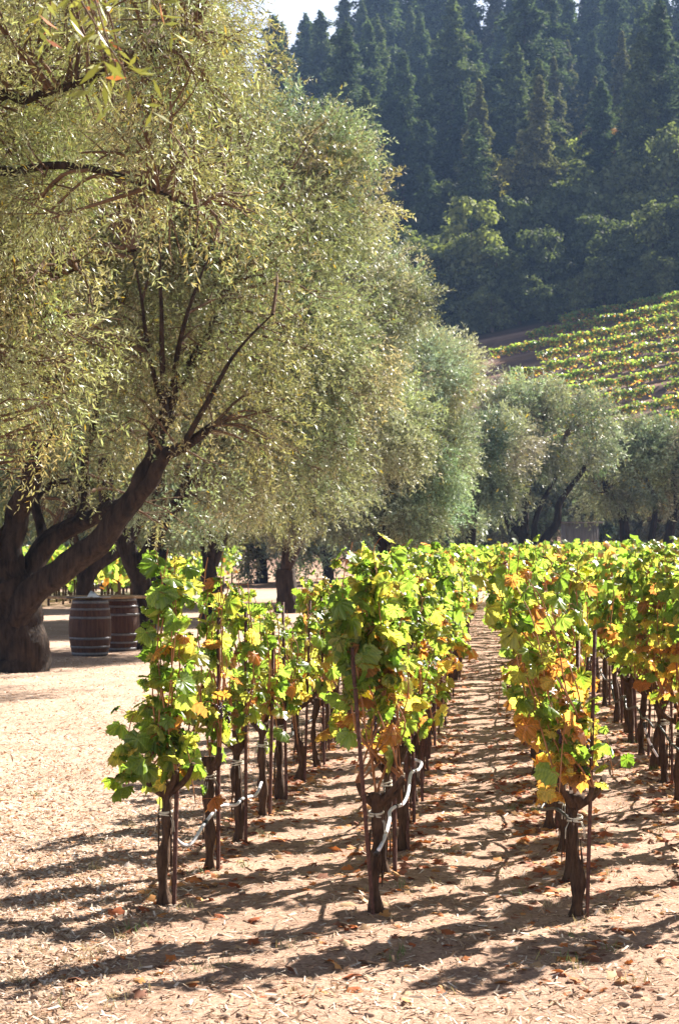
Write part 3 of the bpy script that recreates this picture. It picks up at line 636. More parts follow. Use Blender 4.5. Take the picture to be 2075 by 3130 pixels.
def olive(base, limbs, lobes, nspray, seed, label, roots=True, twigs=2, trunk_r=.35, **kw):
    """base (x,y,z); limbs = list of (points, r0, r1) in world metres; lobes = (x,y,z,rx,ry,rz)"""
    r = np.random.default_rng(seed); base = np.array(base, float)
    root = empty('olive_tree', tuple(base)); tag(root, label, 'olive tree', 'olive trees along the vineyard')
    CV, CF, CC, TV, TF, ctr, crad = foliage(lobes, nspray, seed, **kw)
    tb = Tubes(); limbpts = []
    for pts, r0, r1 in limbs:
        n = max(8, len(pts)*9); P = curve(pts, n); rr = np.linspace(0, 1, n); rad = r0*(1-rr)+r1*rr; P = P+curve(r.normal(0, .09*r0, (max(4, len(pts)*2), 3))*[1, 1, .3], n)*np.minimum(1, rr*6)[:, None]
        if roots and P[0][2] < base[2]+.1: rad = rad*(1+.3*np.exp(-rr/.09))
        tb.add(P, rad, 16 if r0 > .15 else 9, rough=.05, ridge=.08 if r0 > .12 else .05, seed=seed); limbpts.append(P[len(P)//3:])
    LP = np.vstack(limbpts)
    bt = Tubes()
    for c_, cr in zip(ctr, crad):                          # a bough to every clump of leaves, from the nearest lower limb point
        d = np.linalg.norm((LP-c_)*[1, 1, .8], axis=1)+np.where(LP[:, 2] > c_[2]+.3, 3, 0); p0 = LP[d.argmin()]; dv = c_-p0; L_ = np.linalg.norm(dv)
        m1 = p0+dv*.45+np.array([0, 0, .12*L_])+r.normal(0, .06*L_, 3)
        bt.add(curve([p0, m1, c_], 7), np.linspace(.012+.014*L_, .008, 7)*max(1, base[1]/45), 5, caps=False)
        for q in range(twigs):
            e = c_+unit(r.normal(size=3)+unit(dv)*.9)*cr; s0 = m1+(c_-m1)*r.random()
            bt.add(curve([s0, (s0+e)/2+r.normal(0, .08*cr, 3), e], 5), np.linspace(.010, .004, 5), 3, caps=False)
    link('trunk', tb.mesh('olive_trunk', M_obark, smooth=True), root, tuple(-base))
    n = bt.n; V = np.vstack(bt.V+[TV]); me = mesh_from('olive_boughs', V, [np.concatenate(bt.Q), TF+n], M_twig, smooth=True)
    link('boughs', me, root, tuple(-base))
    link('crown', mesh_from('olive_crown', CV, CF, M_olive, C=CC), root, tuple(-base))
    return root
def E(px, py, Y, rx, ry, rz): return (*W(px, py, Y), rx, ry, rz)

# 1. big olive with the forked trunk by the barrels
Y1 = 26.8; b1 = W(62, 2052, Y1); b1[2] = 0
L1 = [([W(505, 1290, 25.6), W(497, 1100, 24.3), W(492, 900, 23.7), W(484, 700, 23.5)], .05, .012), ([W(520, 1240, 25.5), W(548, 1050, 24.3), W(590, 900, 23.8), W(660, 740, 23.6)], .045, .01),
      ([W(560, 1362, 25.2), W(650, 1200, 24.2), W(720, 1080, 23.9), W(830, 960, 23.8)], .045, .01), ([W(500, 1250, 25.5), W(455, 1080, 24.4), W(430, 900, 24), W(400, 760, 23.8)], .04, .01),
      ([b1+[0, 0, -.2], W(62, 1950, Y1), W(52, 1850, Y1), W(40, 1780, Y1)], .34, .30),
      ([W(50, 1890, Y1-.1), W(72, 1850, Y1-.2), W(115, 1806, Y1-.3), W(210, 1735, Y1-.5), W(306, 1655, Y1-.7), W(395, 1548, Y1-.9), W(440, 1468, Y1-1.0), W(470, 1380, Y1-1), W(505, 1290, Y1-1.1)], .225, .11),
      ([W(400, 1540, Y1-.9), W(470, 1460, Y1-1.2), W(505, 1395, Y1-1.4), W(565, 1360, Y1-1.6), W(650, 1300, Y1-1.8)], .13, .06),
      ([W(505, 1290, Y1-1.1), W(530, 1200, Y1-1.1), W(600, 1080, Y1-1.2), W(690, 900, Y1-1.2)], .11, .04),
      ([W(60, 1850, Y1+.1), W(90, 1770, Y1+.2), W(134, 1678, Y1+.3), W(180, 1628, Y1+.3), W(240, 1600, Y1+.2), W(310, 1562, Y1), W(370, 1540, Y1-.6)], .20, .09),
      ([W(45, 1800, Y1), W(30, 1710, Y1), W(50, 1590, Y1), W(85, 1500, Y1-.3), W(110, 1400, Y1-.8), W(150, 1250, Y1-1)], .24, .08),
      ([W(40, 1790, Y1), W(-10, 1700, Y1), W(-40, 1560, Y1), W(-60, 1300, Y1), W(-120, 1000, Y1)], .24, .08),
      ([W(134, 1678, Y1+.3), W(128, 1600, Y1+.5), W(110, 1530, Y1+.6), W(150, 1488, Y1+.6), W(210, 1470, Y1+.5)], .09, .04),
      ([W(232, 1600, Y1+.2), W(258, 1555, Y1+.3), W(262, 1480, Y1+.4), W(262, 1400, Y1+.5), W(292, 1260, Y1+.5), W(300, 1100, Y1+.6)], .08, .05)]
olive(b1, L1, [E(560, 1000, 26, 2.1, 2.2, 1.7), E(330, 780, 26, 2.2, 2.3, 1.9), E(660, 620, 25.8, 1.8, 1.7, 1.6), E(80, 1000, 26, 2.2, 2.4, 1.9), E(420, 380, 25.6, 2.2, 2.3, 2.1), E(60, 520, 26, 2.3, 2.4, 2.0),
               E(650, 1270, 25.4, 1.4, 1.5, 1.0), E(510, 130, 25.6, 1.15, 2.0, 1.5), E(330, 60, 26, 2.4, 2.2, 1.8), E(60, 100, 26, 2.2, 2.2, 1.8), E(330, 1250, 26.6, 1.2, 1.6, .9), E(120, 1360, 27.5, 1.5, 1.4, .9), E(820, 900, 25.8, 1.4, 1.7, 1.4), E(430, 1560, 28.0, .9, .9, .45), E(200, 1610, 29.2, .8, .8, .4)],
      19500, 51, 'huge old olive tree with a thick forked trunk, beside the wine barrels', leaf=.072, L=.36, wd=.24, nclump=24, tint=(0.257, 0.267, 0.130))
# 2. olive overhanging from the left, trunk outside the frame
b2 = np.array([-5.6, 17.5, 0.]);
L2 = [([b2+[0, 0, -.2], b2+[.1, 0, .8], b2+[.2, -.1, 1.6]], .36, .28),
      ([b2+[.2, -.1, 1.5], b2+[.9, -.3, 2.6], W(-100, 620, 16.5), W(60, 520, 16), W(240, 505, 15.8), W(430, 560, 15.5), W(600, 640, 15.3)], .07, .012),
      ([b2+[.2, -.1, 1.5], b2+[.6, 0, 3.0], W(-80, 380, 16.5), W(80, 300, 16), W(230, 250, 15.6), W(400, 180, 15.4), W(600, 100, 15.3)], .07, .012),
      ([b2+[.1, 0, 1.4], b2+[-.4, .4, 3], b2+[-.6, .6, 5]], .2, .08),
      ([b2+[.3, -.1, 2.0], W(-150, 1060, 17.5), W(60, 900, 17.5), W(230, 820, 17.3)], .06, .015)]
olive(b2, L2, [E(120, 180, 16, 1.0, 1.3, .75), E(420, 60, 15.6, 1.1, 1.3, .8), E(575, 330, 15.4, .6, 1.0, .75), E(330, 560, 15.6, 1.0, 1.1, .55), E(620, 640, 15.4, .55, .8, .45), E(100, 760, 16.5, .8, 1.0, .55),
               E(60, 1130, 17.2, .75, .9, .7), E(240, 1000, 17.2, .55, .8, .5), E(100, 1360, 17.2, .55, .7, .32), E(610, 100, 15.5, .4, .8, .6), E(-300, 500, 17, 1.8, 1.8, 1.8), E(-300, 1100, 17.5, 1.5, 1.6, 1.1)],
      12500, 52, 'olive tree leaning in from the left edge, its pale leaves hanging nearest overhead', leaf=.062, L=.32, wd=.2, clump=.36, nclump=22, tint=(0.287, 0.290, 0.130), yellow=.015)
# near sprig hanging from an olive overhead (out of focus in the photograph)
def sprig():
    r = np.random.default_rng(77); tips = [(300, 60), (235, 20), (350, 195), (400, 300), (100, 20), (150, 110), (480, 20), (560, 0), (380, 215), (330, 240)]
    st = W(120, -420, 5.2); root = empty('olive_branch', tuple(st)); t = Tubes(); pos = []; ax = []
    for i, (x, y) in enumerate(tips):
        e = W(x, y, 4.9+r.uniform(-.5, .6)); m = (st+e)/2+r.normal(0, .03, 3)+[0, 0, .04]; P = curve([st, m, e], 14); t.add(P, np.linspace(.006, .002, 14), 5)
        for q in range(8, 14, 2): pos.append(P[q]); ax.append(unit(P[q]-P[q-2])+r.normal(0, .35, 3))
    T = spray_template(9, .13, 8, .062, .2); k = len(pos); ax = unit(np.array(ax)); z = unit(r.normal(size=(k, 3))); X = unit(np.cross(ax, z)); rot = np.stack([X, ax, np.cross(X, ax)], -1)
    V = scatter(T[0], np.array(pos), rot, r.uniform(.8, 1.2, k)); c = np.tile(np.array([.2, .21, .05]), (len(V), 1))*np.repeat(r.uniform(.6, 1.4, len(V)//4), 4)[:, None]
    br = np.repeat(r.random(len(V)//4) < .12, 4); c[br] = (.35, .13, .05)
    link('twigs', t.mesh('sprig_twigs', M_twig), root, tuple(-st)); link('leaves', mesh_from('sprig_leaves', V, tile_faces(T[1], len(T[0]), k), M_olive, C=c), root, tuple(-st))
    tag(root, 'blurred olive branch end hanging close to the camera at the top left', 'branch')
sprig()

# 3.. trees of the row behind
def row_olive(px, Y, lobes, nspray, seed, label, limbs=None, r0=.25, **kw):
    b = np.array([(px-CX)/F*Y, Y, float(height((px-CX)/F*Y, Y))]); r = np.random.default_rng(seed)
    if limbs is None:
        limbs = [([b+[0, 0, -.2], b+[.05, 0, .6], b+[.0, .05, 1.2]], r0*1.15, r0*.85)]
        for lb in lobes:
            e = np.array(lb[:3]); m = b+[0, 0, 1.1]; m1 = m+(e-m)*.35+[0, 0, .25]+r.normal(0, .15, 3); m2 = m+(e-m)*.7+[0, 0, .1]+r.normal(0, .15, 3)
            limbs.append(([m, m1, m2, e], r0*.55, .05))
    return olive(b, limbs, lobes, nspray, seed, label, **kw)
row_olive(432, 32.5, [E(765, 735, 33, 1.5, 2.1, 1.9), E(925, 515, 33.5, 1.2, 1.6, 1.35), E(915, 395, 33.5, .6, 1.2, .7), E(1055, 595, 33.5, .8, 1.4, 1.2), E(995, 755, 33, 1.1, 1.7, 1.5), E(865, 1085, 33, 1.6, 2, 1.6), E(565, 935, 32, 1.6, 2, 2), E(665, 535, 33, 1.5, 2, 1.6), E(685, 1365, 32.5, 1.4, 1.6, 1.1), E(965, 1285, 33.5, 1.2, 1.6, 1.2), E(845, 1455, 34.5, 1.5, 1.6, .9), E(525, 1465, 31.5, 1.3, 1.4, .8)], 19000, 53,
          'olive tree behind the barrels with a dark slanting trunk and broad crown',
          limbs=[([W(440, 1995, 32.5)*[1, 1, 0]-[0, 0, .2], W(438, 1880, 32.5), W(430, 1780, 32.5), W(395, 1700, 32.5), W(358, 1610, 32.5), W(330, 1520, 32.6), W(320, 1400, 32.6)], .19, .13),
                 ([W(430, 1780, 32.5), W(450, 1700, 32.5), W(500, 1600, 32.5), W(600, 1450, 32.6), W(760, 1200, 33), W(900, 900, 33), W(980, 650, 33.2)], .16, .05),
                 ([W(500, 1600, 32.5), W(560, 1500, 32.5), W(620, 1300, 32.6), W(700, 1000, 33), W(760, 700, 33)], .12, .05)], leaf=.082, L=.38, wd=.26, nclump=20, tint=(0.257, 0.275, 0.156))
row_olive(256, 38, [E(300, 1380, 39, 2.0, 1.8, 1.2), E(120, 1450, 39, 1.8, 1.8, 1.0), E(520, 1420, 39, 1.7, 1.8, 1.1)], 4200, 54, 'small dark olive directly behind the barrel table', r0=.2,
          limbs=[([W(256, 1950, 38)*[1, 1, 0], W(258, 1850, 38), W(262, 1790, 38), W(300, 1730, 38), W(370, 1680, 38), W(440, 1580, 38), W(500, 1450, 38)], .17, .07), ([W(262, 1790, 38), W(240, 1700, 38), W(220, 1580, 38), W(260, 1430, 38)], .13, .06)], leaf=.12, L=.5, wd=.26, nclump=16, droop=.2)
row_olive(480, 54, [E(480, 1480, 54, 2.3, 2, 1.2), E(330, 1540, 54, 1.8, 1.8, .9), E(640, 1520, 54, 2.0, 1.8, 1.0)], 4500, 71, 'dark olive added to shade the ground between the barrels and the vines', leaf=.14, L=.6, wd=.26, nclump=14, tint=(.2, .2, .1))  # added tree, its low crown shades the ground behind the barrels
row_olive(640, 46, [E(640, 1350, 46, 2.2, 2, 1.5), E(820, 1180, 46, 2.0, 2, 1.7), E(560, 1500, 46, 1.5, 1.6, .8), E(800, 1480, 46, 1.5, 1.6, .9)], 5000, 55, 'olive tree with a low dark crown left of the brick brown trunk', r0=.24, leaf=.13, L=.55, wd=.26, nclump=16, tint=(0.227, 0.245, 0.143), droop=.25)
row_olive(872, 50, [E(1025, 980, 46, 1.7, 2, 1.9), E(1175, 1000, 46, 1.2, 1.7, 1.7), E(1075, 1320, 47, 1.8, 2, 1.6), E(1195, 1270, 47, 1.2, 1.6, 1.3), E(885, 1270, 47, 1.8, 2, 1.6), E(945, 1520, 47, 1.7, 1.7, .9), E(1125, 800, 46, 1.1, 1.4, 1.0)], 13500, 56,
          'tall silvery olive in the middle of the row, above the centre vines', r0=.27, leaf=.105, L=.44, wd=.26, nclump=20, tint=(0.257, 0.275, 0.171), droop=.15)
row_olive(1180, 60, [E(1280, 1175, 60, 1.6, 2, 1.9), E(1190, 1405, 60, 1.9, 2, 1.7), E(1340, 1375, 60, 1.2, 1.7, 1.7), E(1070, 1505, 60, 1.8, 2, 1.2), E(1260, 1565, 60, 1.5, 1.7, .8)], 10500, 57,
          'silvery olive with a leaning limb, left of the gap at the end of the path', r0=.27, leaf=.12, L=.48, wd=.26, nclump=20, tint=(0.272, 0.290, 0.180), droop=.15)
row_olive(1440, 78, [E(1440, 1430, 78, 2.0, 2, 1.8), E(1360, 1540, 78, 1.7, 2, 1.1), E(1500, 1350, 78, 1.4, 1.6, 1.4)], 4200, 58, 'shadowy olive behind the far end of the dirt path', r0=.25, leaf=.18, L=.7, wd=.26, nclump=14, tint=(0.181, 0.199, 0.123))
row_olive(1600, 86, [E(1560, 1330, 86, 1.7, 1.9, 2.0), E(1700, 1330, 86, 1.8, 1.9, 1.7), E(1620, 1260, 86, 1.6, 1.7, 1.1), E(1780, 1330, 86, 1.4, 1.8, 1.4), E(1520, 1480, 86, 1.3, 1.5, 1.2)], 2700, 59, 'spreading grey olive with several dark limbs, right of the path end', r0=.26,
          limbs=[([W(1612, 1790, 86), W(1612, 1690, 86), W(1590, 1630, 86), W(1550, 1590, 86), W(1545, 1480, 86), W(1560, 1360, 86)], .3, .1), ([W(1600, 1650, 86), W(1605, 1560, 86), W(1620, 1450, 86), W(1650, 1300, 86)], .2, .08),
                 ([W(1640, 1790, 86), W(1660, 1660, 86), W(1700, 1600, 86), W(1715, 1530, 86), W(1770, 1450, 86), W(1820, 1380, 86)], .24, .08), ([W(1625, 1790, 86), W(1630, 1640, 86), W(1645, 1560, 86), W(1700, 1450, 86), W(1720, 1350, 86)], .18, .07)],
          leaf=.2, L=.75, wd=.24, nclump=14, tint=(0.257, 0.275, 0.171), shell=.8, clump=.5)
row_olive(1905, 92, [E(1880, 1440, 92, 1.7, 1.9, 1.6), E(1950, 1400, 92, 1.8, 1.9, 1.5), E(1830, 1500, 92, 1.1, 1.4, .9)], 2000, 60, 'pale misty olive, second from the right along the field edge', r0=.26,
          limbs=[([W(1908, 1790, 92), W(1908, 1650, 92), W(1895, 1560, 92), W(1850, 1490, 92), W(1855, 1380, 92)], .3, .08), ([W(1900, 1600, 92), W(1930, 1500, 92), W(1950, 1380, 92)], .2, .08)], leaf=.21, L=.8, wd=.24, nclump=14, tint=(0.257, 0.275, 0.171), shell=.8, clump=.5)
row_olive(2040, 92, [E(2060, 1420, 92, 1.9, 1.9, 1.7), E(2160, 1390, 92, 2.0, 1.9, 1.8), E(2010, 1490, 92, 1.2, 1.5, .9)], 2200, 61, 'pale misty olive at the right edge, behind the vine tops', r0=.26,
          limbs=[([W(1990, 1790, 92), W(1988, 1640, 92), W(2000, 1540, 92), W(1970, 1440, 92)], .22, .07), ([W(2030, 1790, 92), W(2045, 1620, 92), W(2070, 1560, 92), W(2060, 1450, 92), W(2090, 1350, 92)], .28, .08)], leaf=.21, L=.8, wd=.24, nclump=14, tint=(0.257, 0.275, 0.171), shell=.8, clump=.5)
for i, (px, Y, dx) in enumerate([(2290, 94, 0), (-150, 44, 0)]):
    row_olive(px, Y, [E(px+20, 1350, Y, 2.2, 2, 1.9), E(px-90, 1450, Y, 1.8, 1.8, 1.3), E(px+130, 1430, Y, 1.8, 1.8, 1.4)], 3500, 62+i, ['olive just outside the right edge of the field', 'olive behind the big forked tree at the left edge'][i], leaf=.2, L=.75, wd=.24, nclump=14)

for i, (px, Y) in enumerate([(60, 84), (330, 88), (560, 84), (800, 90), (1000, 86), (1230, 96), (1420, 108), (1560, 110), (1700, 112), (1840, 110), (1980, 112), (2120, 110)]):
    row_olive(px, Y, [E(px, 1500, Y, 2.6, 2, 1.5), E(px-110, 1590, Y, 2.0, 1.8, .9), E(px+120, 1590, Y, 2.0, 1.8, .9)]+([E(px-30, 1685, Y, 3.0, 1.5, .7)] if i < 6 else []), 2600, 80+i, f'distant low olive under the big crowns, {ordn(i)} from the left in the back row', leaf=.24, L=.8, wd=.3, nclump=12, tint=(0.201, 0.225, 0.140))

# ------------------------------------------------------------ barrels and table
M_oakw = bark_mat('barrel_oak', (.03, .014, .009), (.10, .046, .028), scale=26, rough=.7, bump=.3, stretch=.12)
M_hoop = plain('galvanised_hoop', (.13, .13, .14), .55, .6, .25, 30)
M_board = bark_mat('table_board', (.16, .09, .045), (.42, .27, .14), scale=14, rough=.6, bump=.3, stretch=1)
M_paper = plain('white_paper', (.7, .74, .78), .7, 0, .08, 10); M_dark = plain('dark_menu_cover', (.02, .02, .03), .35, 0, .3, 20)
def barrel(x, y, label):
    root = empty('wine_barrel', (x, y, 0)); H_, R0, R1 = .92, .285, .35
    rad = lambda z: R0+(R1-R0)*math.sin(math.pi*min(max(z/H_, 0), 1))**.9
    nst = 30; V = []; Q = []; nz = 17
    for k in range(nst*3):
        a_ = (k//3+[.03, .5, .97][k % 3])/nst*2*math.pi; dr = [-.003, 0, -.003][k % 3]
        for z in np.linspace(0, H_, nz): q = rad(z)+dr; V.append((math.cos(a_)*q, math.sin(a_)*q, z))
    m = nst*3
    for k in range(m):
        for z in range(nz-1): Q.append((k*nz+z, ((k+1) % m)*nz+z, ((k+1) % m)*nz+z+1, k*nz+z+1))
    link('staves', mesh_from('staves', V, np.array(Q), M_oakw), root)
    for hz in (0, H_):                                    # heads set a little inside the chime
        z = .03 if hz == 0 else H_-.03; V = [(math.cos(a_)*(R0+.004), math.sin(a_)*(R0+.004), z) for a_ in np.linspace(0, 2*math.pi, 33)[:-1]]
        me = bpy.data.meshes.new('head'); me.from_pydata(V, [], [tuple(range(32))]); me.materials.append(M_oakw); link('barrel_head', me, root)
    for z, wd in ((.035, .05), (.15, .035), (.29, .04), (.63, .04), (.77, .035), (.885, .05)):
        V = []; Q = []; K = 48
        for k in range(K):
            a_ = k/K*2*math.pi
            for zz, e in ((z-wd/2, .001), (z-wd/2, .006), (z+wd/2, .006), (z+wd/2, .001)): q = rad(zz)+e; V.append((math.cos(a_)*q, math.sin(a_)*q, zz))
        for k in range(K):
            for s_ in range(3): Q.append((k*4+s_, ((k+1) % K)*4+s_, ((k+1) % K)*4+s_+1, k*4+s_+1))
        link('hoop', mesh_from('hoop', V, np.array(Q), M_hoop, smooth=False), root)
    tag(root, label, 'barrel', 'wine barrels under the table board'); return root
bx1, by1 = gpt(277, 2003); barrel(bx1, by1, 'brown oak wine barrel with pale hoops, the nearer and fuller one')
bx2, by2 = gpt(366, 1988); barrel(bx2, by2, 'darker oak wine barrel half hidden behind the nearer barrel')
def box(c, s, rot=0, tilt=0):
    V = np.array([(x, y, z) for x in (-.5, .5) for y in (-.5, .5) for z in (-.5, .5)])*s
    if tilt: V = V@np.array([[1, 0, 0], [0, math.cos(tilt), math.sin(tilt)], [0, -math.sin(tilt), math.cos(tilt)]])
    V = V@np.array([[math.cos(rot), math.sin(rot), 0], [-math.sin(rot), math.cos(rot), 0], [0, 0, 1]])
    return V+np.array(c), np.array([(0, 1, 3, 2), (4, 6, 7, 5), (0, 4, 5, 1), (2, 3, 7, 6), (0, 2, 6, 4), (1, 5, 7, 3)])
tr_ = empty('table_board', ((bx1+bx2)/2-.1, (by1+by2)/2, .92)); ang = math.atan2(by2-by1, bx2-bx1)-.75
for k in range(4):
    t = Tubes(); V, Q = box((0, 0, 0), (1.6, .235, .04)); t.raw(V+[0, -.36+.24*k, .022], Q); o = link('plank', t.mesh('plank', M_board, smooth=False), tr_)
tr_.rotation_euler = (0, 0, ang); tag(tr_, 'rough wooden plank tabletop lying across the two barrels', 'table top')
def item(name, px, Y, z, s, rot, mat, label, cat, tilt=0):
    V, Q = box((0, 0, 0), s, rot, tilt); t = Tubes(); t.raw(V, Q); o = link(name, t.mesh(name, mat, smooth=False), None, ((px-CX)/F*Y, Y, z)); tag(o, label, cat); return o
item('menu_folder', 232, 30.1, .966, (.3, .22, .012), .3, M_dark, 'dark folder lying at the left end of the barrel table', 'folder')
item('menu_folder', 268, 30.5, .966, (.24, .2, .012), -.2, M_dark, 'dark folder lying in the middle of the barrel table', 'folder')
item('paper_sheet', 252, 30.0, .976, (.26, .16, .004), .5, M_paper, 'white paper sheet lying beside the dark folders', 'paper')
item('paper_sheet', 312, 30.6, .962, (.3, .2, .004), .1, M_paper, 'pale paper lying flat on the right half of the table', 'paper')
t = Tubes(); V = np.array([(-.09, 0, 0), (.12, 0, 0), (.03, .07, .08), (-.03, .07, .11), (-.09, .14, 0), (.12, .14, 0), (-.09, .004, 0), (.12, .004, 0), (.03, .074, .078), (-.03, .074, .108)])
t.raw(V, [(0, 1, 2, 3), (3, 2, 5, 4), (6, 9, 8, 7)]); o = link('card_tent', t.mesh('card_tent', M_paper, smooth=False), None, ((283-CX)/F*30.4, 30.4, .962)); tag(o, 'folded white card standing upright on the barrel table', 'card')
# grey shed wall seen between the far olives
M_shed = bark_mat('grey_boards', (.11, .11, .12), (.2, .19, .2), scale=5, bump=.3)
sh = W(1780, 1620, 100); root = empty('shed', (sh[0], 100, 0)); t = Tubes()
for k in range(12):
    V, Q = box((0, 0, 0), (.145, .03, 3.0)); t.raw(V+[-.9+.15*k, 0, 1.5], Q)
for k in range(12):
    V, Q = box((0, 0, 0), (.03, .145, 3.0)); t.raw(V+[.86, .1+.15*k, 1.5], Q)
    V, Q = box((0, 0, 0), (.03, .145, 3.0)); t.raw(V+[-.95, .1+.15*k, 1.5], Q)
link('wall', t.mesh('wall', M_shed, smooth=False), root)
t = Tubes(); V, Q = box((0, .9, 3.1), (2.2, 2.2, .08)); t.raw(V, Q); link('roof', t.mesh('roof', M_shed, smooth=False), root)
tag(root, 'small grey board shed behind the vine tops between the far olives', 'shed')

# ------------------------------------------------------------ forest
def conifer(seed, H=26, Rb=4.2, n=7000, tint=(.038, .06, .034), leaf=.5):
    r = np.random.default_rng(seed); nb = 420
    zb = (.12+.88*r.random(nb)**.9)*H; prof = (1-zb/H)**[.5, .66, .45, .75, .58][seed % 5]*Rb*.95*(1-.25*np.exp(-zb/H*5))*(.75+.25*np.sin(zb*1.7+seed)); ln = np.maximum(prof*r.uniform(.45, 1.2, nb), .3); az = r.random(nb)*6.28
    zb = np.minimum(zb, H*.985)
    ci = r.choice(nb, n, p=(ln+.3)/(ln+.3).sum()); u = r.random(n)**.55; L_ = ln[ci]*u
    droop = -.28*L_+.08*L_**1.2
    lat = r.normal(0, .16, n)*ln[ci]*(1.1-u*.7)+r.normal(0, .1, n)
    d = np.stack([np.cos(az[ci]), np.sin(az[ci]), 0*L_], -1); s_ = np.stack([-np.sin(az[ci]), np.cos(az[ci]), 0*L_], -1)
    pos = d*L_[:, None]+s_*lat[:, None]; pos[:, 2] = zb[ci]+droop+r.normal(0, .28, n)
    tip = d+s_*r.normal(0, .5, (n, 1))+np.array([0, 0, -.25])+r.normal(0, .3, (n, 3)); nr = np.array([0, 0, 1.])+r.normal(0, .6, (n, 3))
    V0 = np.array([[-.28, -.5, 0], [.28, -.45, .05], [.12, .6, -.05], [-.14, .55, 0]]); sz = leaf*r.uniform(.6, 1.4, n)
    V = scatter(V0, pos, frames(unit(nr), tip), sz); bc = r.uniform(.6, 1.5, nb)[ci]; c = np.array(tint)*bc[:, None]*r.uniform(.7, 1.3, (n, 1))
    cr = mesh_from('conifer_crown', V, tile_faces(np.array([[0, 1, 2, 3]]), 4, n), M_fir, C=np.repeat(c, 4, 0))
    t = Tubes(); t.add([(0, 0, -1.5), (0, 0, H*.5), (0, 0, H*.98)], [.42, .25, .03], 8)
    for k in range(0, nb, 6): t.add([(0, 0, zb[k]), (math.cos(az[k])*ln[k]*.9, math.sin(az[k])*ln[k]*.9, zb[k]-.2*ln[k])], [.06, .015], 3, caps=False)
    return t.mesh('conifer_trunk', M_fbark), cr
def broadleaf(seed, H=10, Rb=5, n=10000, tint=(.075, .095, .035), leaf=.42):
    r = np.random.default_rng(seed); lobes = []
    for k in range(14):
        a_ = r.random()*6.28; q = r.random()**.6*Rb*.62; lobes.append((math.cos(a_)*q, math.sin(a_)*q, H*r.uniform(.22, .8), Rb*r.uniform(.34, .5), Rb*r.uniform(.34, .5), H*r.uniform(.17, .26)))
    cs = [];
    for lb in lobes:
        d = unit(r.normal(size=(14, 3))); cs.append(np.array(lb[:3])+d*np.array(lb[3:])*r.uniform(.6, 1, (14, 1)))
    cs = np.vstack(cs); ci = r.integers(0, len(cs), n); d = unit(r.normal(size=(n, 3))); pos = cs[ci]+d*(r.random((n, 1))**.5)*Rb*.2*[1, 1, .8]
    V0 = np.array([[-.35, -.4, 0], [.35, -.4, .08], [.28, .5, -.05], [-.3, .42, .03]]); nr = unit(d+r.normal(0, .5, (n, 3))+[0, 0, .5])
    V = scatter(V0, pos, frames(nr, r.normal(size=(n, 3))), leaf*r.uniform(.5, 1.4, n)); bc = r.uniform(.7, 1.35, len(cs))[ci]
    cr = mesh_from('broadleaf_crown', V, tile_faces(np.array([[0, 1, 2, 3]]), 4, n), M_oak, C=np.repeat(np.array(tint)*bc[:, None]*r.uniform(.75, 1.25, (n, 1)), 4, 0))
    t = Tubes(); t.add(curve([(0, 0, -1), (.2, .1, H*.2), (0, 0, H*.4)], 6), np.linspace(.4, .28, 6), 8)
    for lb in lobes: t.add(curve([(0, 0, H*.35), (lb[0]*.5, lb[1]*.5, H*.42), lb[:3]], 6), np.linspace(.2, .06, 6), 5, caps=False)
    return t.mesh('broadleaf_trunk', M_fbark), cr
firs = [conifer(700+k, H=24+3*(k % 3), Rb=6.2+.9*((k*2) % 3), n=14000, leaf=.5, tint=[(.075, .105, .05), (.10, .125, .055), (.065, .09, .05), (.13, .13, .06), (.08, .11, .05)][k]) for k in range(5)]
oaks = [broadleaf(800+k, H=10, Rb=5.2, tint=[(.20, .22, .09), (.13, .15, .07), (.26, .23, .09), (.09, .11, .06), (.30, .15, .08)][k]) for k in range(5)]
def place(kind, proto, x, y, s, rz, label, cat, group):
    z = float(height(x, y)); root = empty(kind, (x, y, z)); root.scale = (s*random.uniform(.85, 1.1),)*2+(s,); root.rotation_euler = (0, 0, rz)
    link('trunk', proto[0], root); link('crown', proto[1], root); tag(root, label, cat, group); return root
rf = np.random.default_rng(90); random.seed(4)
ty = 232; band = 0
while ty < 425:
    wid = .19*ty+14; x = -.075*ty-22; bandn = ['lowest', 'lower', 'middle', 'upper', 'highest'][min(4, int((ty-232)/40))]; last = ty > 408
    k = 0
    while x < wid:
        xx = x+rf.normal(0, 1.6); yy = ty+rf.normal(0, 3.5); s = rf.uniform(.55, 1.15)*(.85 if ty < 250 else 1)
        if ty > 370 and xx > 8: s = rf.uniform(1.05, 1.45)
        px = CX+xx/yy*F
        if last: lb = f'dark conifer on the skyline ridge, {ordn(k)} from its left end'
        else: lb = f'dark conifer, {ordn(k)} from the left in the {bandn} tier of the forest slope'
        place('conifer_tree', firs[rf.integers(5)], xx, yy, s, rf.random()*6.28, lb, 'conifer', 'conifers covering the hillside'); k += 1
        x += 7.4+ty*.004
    ty += 13
